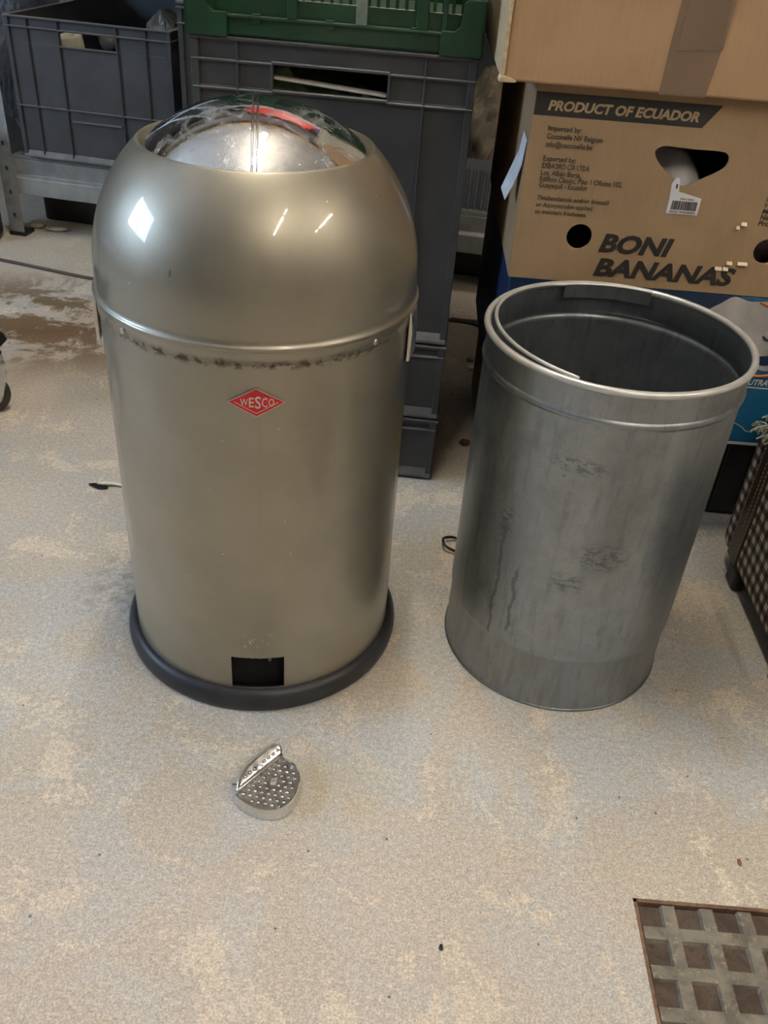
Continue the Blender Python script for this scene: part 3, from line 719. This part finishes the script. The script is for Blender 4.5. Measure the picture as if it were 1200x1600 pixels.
# low black and yellow crates at the bottom
euro_crate('black stacking crate on the floor under the blue carton', (.470, 1.52, 0), 0, .32, .44, .165, [.14], [-.1, .1], m=MT['black'])
yc = thing('storage_or_shade_box', 'yellow plastic box on the floor under the blue carton beside the black crate', 'box', (.2300, 1.50, 0))
b = BM(); box(b, -.066, .066, -.22, .22, .0, .150); obj('body', b, MT['yellow'], yc, bevel=.008)
b = BM(); box(b, -.069, .069, -.225, .225, .150, .165); obj('cover', b, MT['yellow'], yc, bevel=.003)
b = BM(); box(b, .157, .63, 1.26, 1.74, .165, .1895); o = obj('chipboard_sheet', b, MT['black']); tag(o, 'dark board lying under the blue carton on the low crates', 'board')
# blue carton
bc = thing('blue_carton', 'blue printed carton with white swoosh between banana box and floor crates', 'carton', (0, BY, ZB0))
b = BM(); box(b, .150, .60, 0, .50, 0, ZB1-ZB0-.001); obj('body', b, MT['blue'], bc, bevel=.002)
b = BM(); box(b, .151, .599, -.0006, .0, .001, .0055); o = obj('border_line', b, MT['white'], bc)
b = BM(); prism(b, [(.1505, .13), (.43, .13), (.452, .162), (.47, .20), (.478, .2375), (.1505, .2375)], -.0004, .0004, 'xz'); obj('navy_panel', b, MT['navy'], bc)
b = BM(); box(b, .1494, .1500, .003, .497, .003, .236); obj('side_shade_panel', b, MT['navy'], bc)  # navy sheet standing in for shade on the carton's left side
b = BM(); prism(b, smooth_loop([(.43, .205), (.452, .226), (.468, .2365), (.492, .231), (.520, .2335), (.596, .2325), (.5995, .150), (.57, .137), (.545, .128), (.522, .135), (.50, .16), (.47, .185)], 5), -.0008, .0004, 'xz'); o = obj('cloud_swoosh', b, MT['cloud'], bc); o['label'] = 'white cloud-like printed swoosh'
b = BM(); tube(b, smooth_path([(.51, -.0006, .121), (.54, -.0006, .119), (.57, -.0006, .127), (.60, -.0006, .140)], 6), .0022, 6); obj('orange_stripe', b, MT['orange'], bc)
b = BM(); tube(b, smooth_path([(.505, -.0006, .232), (.535, -.0006, .222), (.56, -.0006, .2300), (.599, -.0006, .236)], 6), .0020, 6); obj('orange_stripe', b, MT['orange'], bc)
b = BM(); tube(b, smooth_path([(.524, -.0010, .182), (.532, -.0010, .177), (.541, -.0010, .183), (.539, -.0010, .192), (.549, -.0010, .200), (.553, -.0010, .192)], 6), .0022, 6, taper=lambda f: .6+.8*math.sin(PI*f))
tube(b, smooth_path([(.540, -.0010, .158), (.546, -.0010, .166), (.553, -.0010, .160), (.560, -.0010, .170), (.568, -.0010, .163), (.577, -.0010, .174), (.590, -.0010, .168)], 6), .0026, 6)
prism(b, smooth_loop([(.520, .148), (.540, .152), (.570, .158), (.598, .164), (.598, .150), (.565, .142), (.535, .136)], 4), -.0011, .0, 'xz'); obj('script_lettering', b, MT['navy'], bc)
b = BM(); box(b, .151, .599, -.0006, .0, .0985, .1003); text_xz(b, 'NEUTRA', .5105, .1035, .0440, .0092, .03, .2, -.0010, .02); obj('printed_text', b, MT['white'], bc)
# banana box
bb = thing('banana_box', 'brown banana carton printed in black with a heart shaped handle hole', 'box', (0, BY, ZB1))
HBX = .250
def circ(cx, cz, rx, rz, n=28): return [(cx+rx*math.cos(2*PI*k/n), cz+rz*math.sin(2*PI*k/n)) for k in range(n)]
heart = smooth_loop([(.3105, .178), (.3145, .1855), (.324, .1880), (.345, .1870), (.372, .1868), (.3965, .1865), (.4055, .181), (.4065, .172), (.400, .163), (.378, .1500), (.3570, .1395), (.345, .1475), (.322, .163)], 4)
b = flat_shape([[(BX0, 0), (BX1, 0), (BX1, HBX), (BX0, HBX)], heart, circ(.2348, .0635, .0172, .0172), circ(.4915, .0640, .0180, .0172)], .004)
obj('front_panel', b, MT['card'], bb)
b = BM(); T = .004; D = .50
box(b, BX0, BX0+T, T, D, 0, HBX); box(b, BX1-T, BX1, T, D, 0, HBX); box(b, BX0, BX1, D, D+T, 0, HBX); box(b, BX0+T, BX1-T, T, D, 0, T); box(b, BX0+T, BX1-T, T, D, HBX-T, HBX)
obj('box_walls', b, MT['card'], bb)
b = BM(); prism(b, [(BX0+.0008, .2125), (.3615, .2125), (.3810, .2400), (BX0+.0008, .2400)], -.0004, .0002, 'xz'); obj('printed_banner', b, MT['ink'], bb)
b = BM(); text_xz(b, 'PRODUCT OF ECUADOR', .1645, .2195, .1910, .0112, .04, .18, -.0009); obj('banner_text', b, MT['tanprint'], bb)
b = BM(); k = -.0008
for s_, z_, w_ in (('Imported by:', .1956, .0428), ('Coccinelle NV Belgium', .1859, .0719), ('info@coccinelle.be', .1761, .0602), ('Exported by:', .1586, .0422), ('EXBAORO CIA LTDA', .1496, .0620),
                   ('Lot, Albán Borja,', .1408, .0525), ('Edificio Classic, Piso 1 Oficina 102,', .1330, .1089), ('Guayaquil - Ecuador', .1251, .0646)): text_xz(b, s_, .1690, z_-.0005, w_, .0066, .010, 0, k)
obj('address_text', b, MT['ink'], bb)
b = BM()
for s_, z_, w_ in (('Thiabendazole and/or Imazalil', .1086, .0962), ('or Azoxystrobin applied', .0995, .0758), ('to maintain freshness.', .0905, .0696)): text_xz(b, s_, .1692, z_, w_, .0058, .010, .12, k)
obj('treatment_text', b, MT['ink'], bb)
b = BM(); text_xz(b, 'BONI', .2640, .0465, .1000, .0235, .042, .22, k); text_xz(b, 'BANANAS', .2635, .0128, .1950, .0235, .042, .22, k); obj('title_text', b, MT['ink'], bb)
b = BM()
for i, (s_, w_) in enumerate((('C', .005), ('V', .0055), ('Ma', .0125), ('Net', .0150), ('Prod', .0215))): text_xz(b, s_, .4690-.0003*i, .1300-.0080*i, w_, .0062, .022, .15, k)
obj('side_text', b, MT['ink'], bb)
st = BM(); prism(st, [(.3415, .1420), (.3455, .1515), (.3500, .1500), (.3530, .1330), (.3845, .1265), (.3845, .1045), (.3430, .1045), (.3430, .1240)], -.0012, .0, 'xz'); so = obj('barcode_sticker', st, MT['label'], bb); so['label'] = 'white barcode sticker'
b = BM(); x = .3475
random.seed(3)
while x < .3800:
    w_ = random.choice((.0006, .0010, .0015)); box(b, x, x+w_, -.0016, -.0011, .1100, .1215); x += w_+random.choice((.0006, .0009))
text_xz(b, 'PNI-118-A', .3570, .1232, .0180, .0024, .02, 0, -.0016); text_xz(b, '000U0LA 7000000000003', .3465, .1062, .0340, .0022, .02, 0, -.0016)
box(b, .3475, .3495, -.0016, -.0011, .137, .1425); obj('barcode', b, MT['ink'], so)
for (x, z, w_) in ((.4480, .0985, .007), (.4430, .0935, .004), (.4440, .0445, .007), (.4300, .0360, .009), (.4410, .0360, .007), (.4590, .0450, .013)): 
    b = BM(); prism(b, [(-.0045, z-.0018), (-.0006, z+.0020), (-.0003, z-.0018)], x-.002, x+w_-.002, 'yz'); obj('torn_flake', b, MT['torn'], bb)
b = BM(); vs = [(-.0006, .014, .178), (-.0010, .055, .182), (-.004, .060, .155), (-.012, .066, .128), (-.021, .062, .103), (-.016, .036, .094), (-.008, .028, .118), (-.002, .020, .145)]
fv = [b.verts.new((BX0+x, y, z)) for x, y, z in vs]
for q in ((0, 1, 2, 7), (7, 2, 3, 6), (6, 3, 4, 5)): b.faces.new([fv[i] for i in q])
o = obj('peeling_label', b, MT['paper'], bb); o['label'] = 'white label peeling off the left side'; sm = o.modifiers.new('thickness', 'SOLIDIFY'); sm.thickness = .0006
# white film bag and mauve sheet inside, seen through the holes
b = BM(); bmesh.ops.create_icosphere(b, subdivisions=4, radius=1)
for v in b.verts:
    c = v.co; k_ = 1+.10*math.sin(6*c.x+3*c.z)*math.cos(5*c.y); v.co = (c.x*.070*k_, c.y*.10*k_, c.z*.085*k_)
o = obj('plastic_bag', b, MT['whitebag'], smooth=True); o.location = (.340, BY+.112, ZB1+.0955); tag(o, 'white plastic bag inside the banana carton, seen through the heart shaped hole', 'bag')
b = BM(); bmesh.ops.create_icosphere(b, subdivisions=3, radius=1)
for v in b.verts: v.co = (v.co.x*.055, v.co.y*.09, v.co.z*.075)
o = obj('plastic_bag', b, MT['mauve'], smooth=True); o.location = (.505, BY+.115, ZB1+.081); tag(o, 'mauve bag inside the banana carton, seen through the right round hole', 'bag')
# plain box on top
tb = thing('cardboard_box', 'plain brown cardboard box with packing tape on top of the banana carton', 'box', (0, 1.196, ZB1+HBX+.001))
b = BM(); box(b, .103, .60, 0, .50, 0, .40); o = obj('body', b, MT['card2'], tb, bevel=.003)
b = BM(); box(b, .0985, .1030, -.002, .5, .003, .40); prism(b, smooth_loop([(.0965, .0), (.0995, .006), (.112, .004), (.118, .0), (.106, -.0008), (.0985, -.0008)], 3), -.004, .02, 'xz'); o = obj('side_flap', b, MT['edge'], tb, bevel=.0006); o['label'] = 'pale corrugated edge of the side flap'
b = BM(); prism(b, [(.293, -.0003), (.350, -.0003), (.3560, .055), (.353, .105), (.296, .105), (.294, .052)], -.0008, -.0002, 'xz'); prism(b, [(.303, .048), (.357, .052), (.364, .40), (.310, .40)], -.0014, -.0009, 'xz'); box(b, .293, .350, -.0008, .06, -.0008, -.0002)
obj('packing_tape', b, MT['tape'], tb)

# ------------------------------------------------------------------ rack at the back
RY = math.radians(-8.5)
rk = thing('storage_rack', 'grey metal shelving rack along the back behind the crates', 'rack', (-1.067, 2.402, 0), RY)
def upright(x, y, name='upright'):
    b = BM(); wd = .042
    holes = [circ(-.021, z, .0042, .007, 12) for z in [.055+.0625*i for i in range(30)]]
    f = flat_shape([[(-wd, .006), (0, .006), (0, 1.95), (-wd, 1.95)]]+[[(p+x+0, q) for p, q in h_] for h_ in []]+holes, .002)
    bmesh.ops.translate(f, vec=(x, y, 0), verts=f.verts)
    box(f, x-wd, x-wd+.002, y+.002, y+.04, .006, 1.95)
    o = obj(name, f, MT['zinc'], rk)
    b = BM(); box(b, x-wd-.001, x+.004, y-.004, y+.045, 0, .010); obj('foot', b, MT['black'], rk, bevel=.001)
    return o
for x in (.012, 1.86):
    for y in (0, .43): upright(x, y)
for zb in (.115, .88, 1.52):
    b = BM()
    for y in (-.001, .452):
        prism(b, [(y, zb), (y+.030, zb), (y+.030, zb+.09), (y+.012, zb+.09), (y+.012, zb+.050), (y, zb+.045)] if y < .2 else [(y, zb), (y-.030, zb), (y-.030, zb+.09), (y, zb+.09)], .010, 1.815, 'yz')
    obj('beam', b, MT['rack'], rk, bevel=.002)
    b = BM(); box(b, .008, 1.815, .013, .44, zb+.0905, zb+.100); obj('shelf_board', b, MT['rack'], rk)
b = BM(); tube(b, [(.02, .44, .03), (1.83, .44, .85)], .004, 6); obj('cross_brace', b, MT['zinc'], rk)
def on_rack(s, t, z): return (-1.067+s*math.cos(RY)-t*math.sin(RY), 2.402+s*math.sin(RY)+t*math.cos(RY), z)
HL = .332
lc = euro_crate('grey stacking crate on the rack at the left with odds and ends inside', on_rack(.270, .285, .2155), RY, .428, .60, HL, [HL-.024, .130], [-.155, -.075, .075, .148], hole=(-.072, .072, HL-.057, HL-.026), group='grey stacking crates')
b = BM(); x0_ = -.06; box(b, -.065, .068, -.2985, -.2925, .105-.0015, .105+.002); obj('label_ledge', b, MT['pale_tone'], lc)
b = BM(); lathe(b, [(0, 0), (.032, 0), (.032, .05), (.030, .053), (.016, .0535), (.015, .045), (0, .045)], 32); o = obj('tape_roll', b, MT['cream'], None, auto=40); o.location = on_rack(.193, .060, .2155+HL-.094); o.rotation_euler = (math.radians(8), math.radians(-6), 0)
tag(o, 'cream coloured round tin inside the left crate, seen through its handle slot', 'tin')
b = BM(); bmesh.ops.create_icosphere(b, subdivisions=3, radius=.03); o = obj('crumpled_paper', b, MT['pale_tone']); o.location = on_rack(.292, .07, .2155+HL-.043)
tag(o, 'crumpled grey wad inside the left crate at the right end of its slot', 'paper wad')
b = BM()
pts = [(-.05, 0, -.08), (.05, .0, -.09), (.035, .05, .010), (-.035, .0, .0), (.0, .02, .045), (.045, .02, -.01)]
bmesh.ops.convex_hull(b, input=[b.verts.new([q*.8 for q in p]) for p in pts+[(x, y+.09, z-.01) for x, y, z in pts]])
bmesh.ops.subdivide_edges(b, edges=b.edges, cuts=3, use_grid_fill=True)
for v in b.verts: v.co += Vector((random.uniform(-1, 1), random.uniform(-1, 1), random.uniform(-1, 1)))*.003
o = obj('wrapped_parcel', b, MT['bagfilm']); o.location = on_rack(.395, .12, .2155+HL-.008); o.rotation_euler = (0, .1, RY); tag(o, 'grey film wrapped parcel sticking out of the left crate', 'parcel')
for k in range(3):  # black boxes added to darken the space under the rack
    b = BM(); box(b, -.28, .28, -.10, .10, 0, .095); lb = ['low black box added for shade under the left end of the rack', 'low black box added for shade under the middle of the rack', 'low black box added for shade under the right end of the rack'][k]
    q = thing('storage_or_shade_box', lb, 'box', on_rack(.272+.585*k, .25, 0), RY, 'black boxes added for shade under the rack'); obj('body', b, MT['black'], q, bevel=.008)
    b = BM(); box(b, -.285, .285, -.105, .105, .095, .108); obj('cover', b, MT['black'], q, bevel=.003)
# film bundle wedged at the left of the crate
def crumple(name, label, cat, loc, sc, m, seed, amp=.16):
    rnd = random.Random(seed); b = BM(); bmesh.ops.create_icosphere(b, subdivisions=5, radius=1)
    ph = [rnd.uniform(0, 6) for _ in range(6)]
    for v in b.verts:
        c = v.co.copy(); k_ = 1+amp*(math.sin(7*c.x+ph[0])*math.sin(6*c.z+ph[1])+.6*abs(math.sin(13*c.y+9*c.z+ph[2]))+.4*abs(math.sin(19*c.x-11*c.z+ph[3])))
        v.co = Vector((c.x*sc[0], c.y*sc[1], c.z*sc[2]))*k_*.85
    o = obj(name, b, m, smooth=False); o.location = loc; return tag(o, label, cat)
crumple('film_bundle', 'clear plastic film bundle squeezed between rack upright and left crate', 'plastic film', on_rack(-.085, .27, .41), (.085, .17, .19), MT['film'], 5)
crumple('film_bundle', 'bluish plastic film bag standing behind the left crate at the frame corner', 'plastic film', on_rack(-.06, .62, .66), (.09, .07, .17), MT['film'], 9)
# things on the rack seen through the gap
crumple('paper_sack', 'crumpled brown paper sack on the rack, seen in the gap between stacks', 'sack', on_rack(1.245, .26, .365), (.10, .10, .165), MT['kraft'], 12, .10)
tr = thing('clear_tray', 'ribbed clear plastic tray on the rack below the brown paper sack', 'tray', on_rack(1.225, .078, .2155), RY)
b = BM()
prism(b, [(-.06+.12*i/24, 0.0) for i in range(25)]+[(.06-.12*i/24, .0) for i in range(25)], 0, .1, 'xy') if False else None
pr = None
for i in range(97):
    x = -.065+.13*i/96; y = .008*math.sin(i*2*PI/12); c = (b.verts.new((x, y-.045, 0)), b.verts.new((x*1.05, y-.048, .095)))
    if pr: b.faces.new((pr[0], c[0], c[1], pr[1]))
    pr = c
box(b, -.065, .065, -.045, .06, 0, .003); box(b, -.069, -.065, -.045, .06, 0, .095); box(b, .065, .069, -.045, .06, 0, .095); box(b, -.069, .069, .057, .06, 0, .095)
obj('body', b, MT['tray'], tr, smooth=False)
# items higher up that mirror in the dome
b = BM(); box(b, -.42, .42, -.15, .15, 0, .42); o = obj('red_crate', b, MT['shelfred'], None, bevel=.006); o.location = on_rack(.98, .22, 1.6205); o.rotation_euler = (0, 0, RY); tag(o, 'long red plastic box on the top shelf of the rack', 'box')
b = BM(); box(b, -.12, .12, -.13, .13, 0, .26); o = obj('blue_crate', b, MT['shelfblue'], None, bevel=.006); o.location = on_rack(1.56, .22, 1.6205); o.rotation_euler = (0, 0, RY); tag(o, 'blue plastic box on the top shelf of the rack beside the red one', 'box')
# black tub left of the upright
tbk = thing('canister', 'black round canister on the floor left of the rack upright', 'canister', (-1.168, 2.36, 0))
b = BM(); lathe(b, [(0, .004), (.052, 0), (.062, .006), (.067, .02), (.067, .26), (.05, .29), (0, .295)], 48); obj('body', b, MT['black'], tbk, auto=40)
b = BM(); lathe(b, [(0, .295), (.03, .295), (.03, .325), (0, .325)], 32); obj('cap', b, MT['black'], tbk, auto=40)

# ------------------------------------------------------------------ trolley caster at the left edge
CR_ = .300
tl = thing('swivel_chair', 'black five armed swivel chair base on casters at the left edge', 'chair', (-.745-CR_, 1.452, 0))
b = BM(); lathe(b, [(0, .13), (.045, .13), (.050, .15), (.050, .20), (.032, .215), (.026, .215), (.026, .40), (0, .40)], 32); obj('column', b, MT['black'], tl, auto=40)
for k in range(5):
    a = math.radians(72*k); b = BM()
    lo_ = [(.03, .135, .028), (.03, .185, .022), (CR_-.03, .140, .022), (CR_-.03, .168, .016), (CR_+.030, .1400, .020), (CR_+.034, .1560, .012)]
    secs = [[(.03, -.028, .14), (.03, .028, .14), (.03, .020, .195), (.03, -.020, .195)], [(CR_-.02, -.024, .140), (CR_-.02, .024, .140), (CR_-.02, .016, .168), (CR_-.02, -.016, .168)],
            [(CR_+.022, -.023, .140), (CR_+.022, .023, .140), (CR_+.018, .014, .166), (CR_+.018, -.014, .166)], [(CR_+.036, -.015, .143), (CR_+.036, .015, .143), (CR_+.032, .010, .158), (CR_+.032, -.010, .158)]]
    V_ = [[b.verts.new(p) for p in q] for q in secs]; b.faces.new(V_[0][::-1]); b.faces.new(V_[-1])
    for P_, Q_ in zip(V_, V_[1:]):
        for i in range(4): b.faces.new((P_[i], P_[(i+1) % 4], Q_[(i+1) % 4], Q_[i]))
    bmesh.ops.transform(b, matrix=Matrix.Rotation(a, 4, 'Z'), verts=b.verts); obj('arm', b, MT['black'], tl, bevel=.003)
b = BM(); box(b, -.23, .21, -.23, .23, .40, .47); obj('seat', b, MT['black'], tl, bevel=.03, seg=4)
def caster(x, y, rz):
    b = BM(); lathe(b, [(0, .100), (.020, .100), (.024, .106), (.024, .120), (.018, .126), (.012, .130), (.012, .1395), (0, .1395)], 28); bmesh.ops.translate(b, vec=(x, y, 0), verts=b.verts)
    c = obj('caster_swivel', b, MT['chrome'], tl, auto=40); Mx = Matrix.Translation((x, y, 0)) @ Matrix.Rotation(rz, 4, 'Z')
    b = BM()
    for s in (-1, 1): prism(b, [(-.022, .102), (.024, .102), (.022, .075), (.006, .028), (-.012, .024), (-.030, .040)], s*.0155, s*.0135, 'xz')
    box(b, -.022, .024, -.0155, .0155, .098, .102); bmesh.ops.transform(b, matrix=Mx, verts=b.verts); obj('caster_fork', b, MT['castwhite'], c, bevel=.001)
    b = BM(); lathe(b, [(0, -.010), (.022, -.010), (.030, -.011), (.035, -.007), (.0365, 0), (.035, .007), (.030, .011), (.022, .010), (0, .010)], 40)
    bmesh.ops.transform(b, matrix=Mx @ Matrix.Translation((-.010, 0, .0368)) @ Matrix.Rotation(PI/2, 4, 'X'), verts=b.verts); obj('caster_wheel', b, MT['tyre'], c, auto=40)
    b = BM(); lathe(b, [(0, -.0175), (.006, -.0175), (.008, -.0155), (.018, -.0125), (.018, .0125), (.008, .0155), (.006, .0175), (0, .0175)], 24)
    bmesh.ops.transform(b, matrix=Mx @ Matrix.Translation((-.010, 0, .0368)) @ Matrix.Rotation(PI/2, 4, 'X'), verts=b.verts); obj('caster_hub', b, MT['castwhite'], c, auto=40)
for k in range(5): caster(CR_*math.cos(math.radians(72*k)), CR_*math.sin(math.radians(72*k)), .7+k*.9)

# ------------------------------------------------------------------ checked bag on the right
bg_ = thing('checked_bag', 'brown and cream checked fabric bag with dark leather straps at the right edge', 'bag', (.5450, .70, 0))
b = BM(); box(b, 0, .27, 0, .48, .032, .262); obj('fabric_body', b, MT['check'], bg_, bevel=.028, seg=5)
for yy in (.405, .185):
    b = BM(); e = .0035
    for q0, q1, m_ in ((0, .034, 0),):
        lp = [(-e, .050), (-e, .245), (.018, .262+e), (.252, .262+e), (.27+e, .245), (.27+e, .050), (.252, .028), (.018, .028)]; lpi = [(.004, .052), (.004, .240), (.020, .258), (.25, .258), (.266, .240), (.266, .052), (.25, .036), (.02, .036)]
        A = [[b.verts.new((x, yy+s, z)) for x, z in l] for s in (-.019, .019) for l in (lp, lpi)]
        n = len(lp)
        for i in range(n):
            j = (i+1) % n
            b.faces.new((A[0][i], A[0][j], A[2][j], A[2][i])); b.faces.new((A[1][i], A[1][j], A[3][j], A[3][i])); b.faces.new((A[0][i], A[0][j], A[1][j], A[1][i])); b.faces.new((A[2][i], A[2][j], A[3][j], A[3][i]))
    sp_ = obj('leather_strap', b, MT['leather'], bg_, bevel=.001)
    b = BM()
    for s in (-.0155, -.004, .0155):
        for k in range(26):
            z = .056+k*.0073; tube(b, [(-e-.0002, yy+s, z), (-e-.0008, yy+s, z+.0022), (-e-.0002, yy+s, z+.0044)], .0005, 5)
    obj('stitching', b, MT['stitch'], sp_)
    b = BM(); box(b, .006, .026, yy-.019, yy+.019, 0, .036); obj('leather_foot', b, MT['dleather'], bg_, bevel=.005, seg=3)
b = BM(); box(b, .020, .250, .03, .45, .026, .036); obj('bottom_trim', b, MT['dleather'], bg_, bevel=.006, seg=3)
b = BM(); tube(b, smooth_path([(.03, .44, .255), (.035, .44, .300), (.06, .43, .325), (.13, .42, .330), (.2, .43, .32), (.235, .44, .255)], 6), .009, 10); obj('handle', b, MT['dleather'], bg_, smooth=True)
b = BM()
for k in range(80):
    x = random.uniform(-.008, .03); y = random.uniform(.40, .485); z = .252+random.uniform(-.012, .010)
    a = random.uniform(0, 2*PI); l = random.uniform(.008, .022)
    tube(b, smooth_path([(x, y, z), (x+.4*l*math.cos(a), y+.4*l*math.sin(a), z+.5*l), (x+l*math.cos(a+.6), y+l*math.sin(a+.6), z+.35*l)], 3), .0014, 5)
tube(b, smooth_path([(.0, .47, .244), (-.014, .475, .236), (-.024, .478, .242), (-.036, .48, .247)], 4), .0008, 5)
obj('frayed_fringe', b, MT['frayed'], bg_)

# ------------------------------------------------------------------ bits on the floor
b = BM(); tube(b, smooth_path([(-2.2, 2.50, .0042), (-1.6, 2.36, .0042), (-1.046, 2.203, .0042), (-.90, 2.160, .0042), (-.78, 2.126, .0042), (-.62, 2.10, .0042), (-.45, 2.06, .0042), (-.2, 2.05, .0042), (.13, 2.05, .0042), (.20, 2.022, .0042)], 8), .0042, 8)
tube(b, smooth_path([(.125, 2.05, .008), (.20, 2.058, .0042), (.42, 2.10, .0042)], 6), .0036, 8)
o = obj('floor_cable', b, MT['cable'], smooth=True); tag(o, 'dark cable running along the floor in front of the rack', 'cable')
b = BM(); tube(b, smooth_path([(.139, 1.146, .0025), (.120, 1.160, .005), (.103, 1.154, .009), (.0985, 1.141, .012), (.104, 1.129, .010), (.122, 1.124, .005), (.142, 1.128, .0025)], 6), .0023, 8)
o = obj('wire_loop', b, MT['black'], smooth=True); tag(o, 'small loop of black wire on the floor beside the bucket', 'wire')
dv = thing('peeled_scrap', 'torn black and cream scrap on the floor left of the pedal bin', 'scrap', (-.482, 1.229, 0), .05)
b = BM(); prism(b, smooth_loop([(-.022, .003), (-.006, .006), (.009, .001), (.012, -.006), (.0, -.009), (-.012, -.004)], 3), .0005, .004, 'xy'); obj('dark_piece', b, MT['black'], dv)
b = BM(); prism(b, smooth_loop([(-.008, .003), (.006, .010), (.026, .007), (.036, .000), (.020, .002), (.004, .001)], 3), .004, .0058, 'xy'); o = obj('cream_piece', b, MT['chip'], dv); o['label'] = 'cream coloured sliver'
def pebble(name, label, cat, loc, s, m, seed):
    rnd = random.Random(seed); b = BM(); bmesh.ops.create_icosphere(b, subdivisions=2, radius=1)
    for v in b.verts:
        k_ = rnd.uniform(.85, 1.12); v.co = Vector((v.co.x*s[0], v.co.y*s[1], v.co.z*s[2]))*k_
    zz = min(v.co.z for v in b.verts); o = obj(name, b, m); o.location = (loc[0], loc[1], -zz); return tag(o, label, cat)
pebble('pebble', 'small pebble on the floor in the gap, the farther of two', 'pebble', (.1650, 1.835), (.009, .007, .005), MT['stone'], 1)
pebble('pebble', 'small pale pebble on the floor in the gap, at the shadow edge', 'pebble', (.1680, 1.793), (.011, .007, .005), MT['chip'], 2)
pebble('dirt_lump', 'brown dirt lump on the floor beside the bucket and yellow box', 'lump', (.1430, 1.467), (.010, .008, .006), MT['brownchip'], 3)
pebble('rust_flake', 'small rust brown flake on the floor above the drain cover', 'flake', (.4299, .6026), (.0022, .0052, .0010), MT['brownchip'], 4)
pebble('dark_crumb', 'dark oval crumb on the bare floor left of the drain cover', 'crumb', (.093, .4765), (.0022, .0038, .0014), MT['black'], 6)
for loc, s, sd, lb in (((-1.048, 2.480), (.024, .016, .010), 21, 'crumpled pale paper scrap on the floor beside the rack upright'), ((-0.988, 2.461), (.030, .014, .006), 22, 'flat pale scrap on the floor under the rack beam')): pebble('paper_scrap', lb, 'scrap', loc, s, MT['cream'], sd)
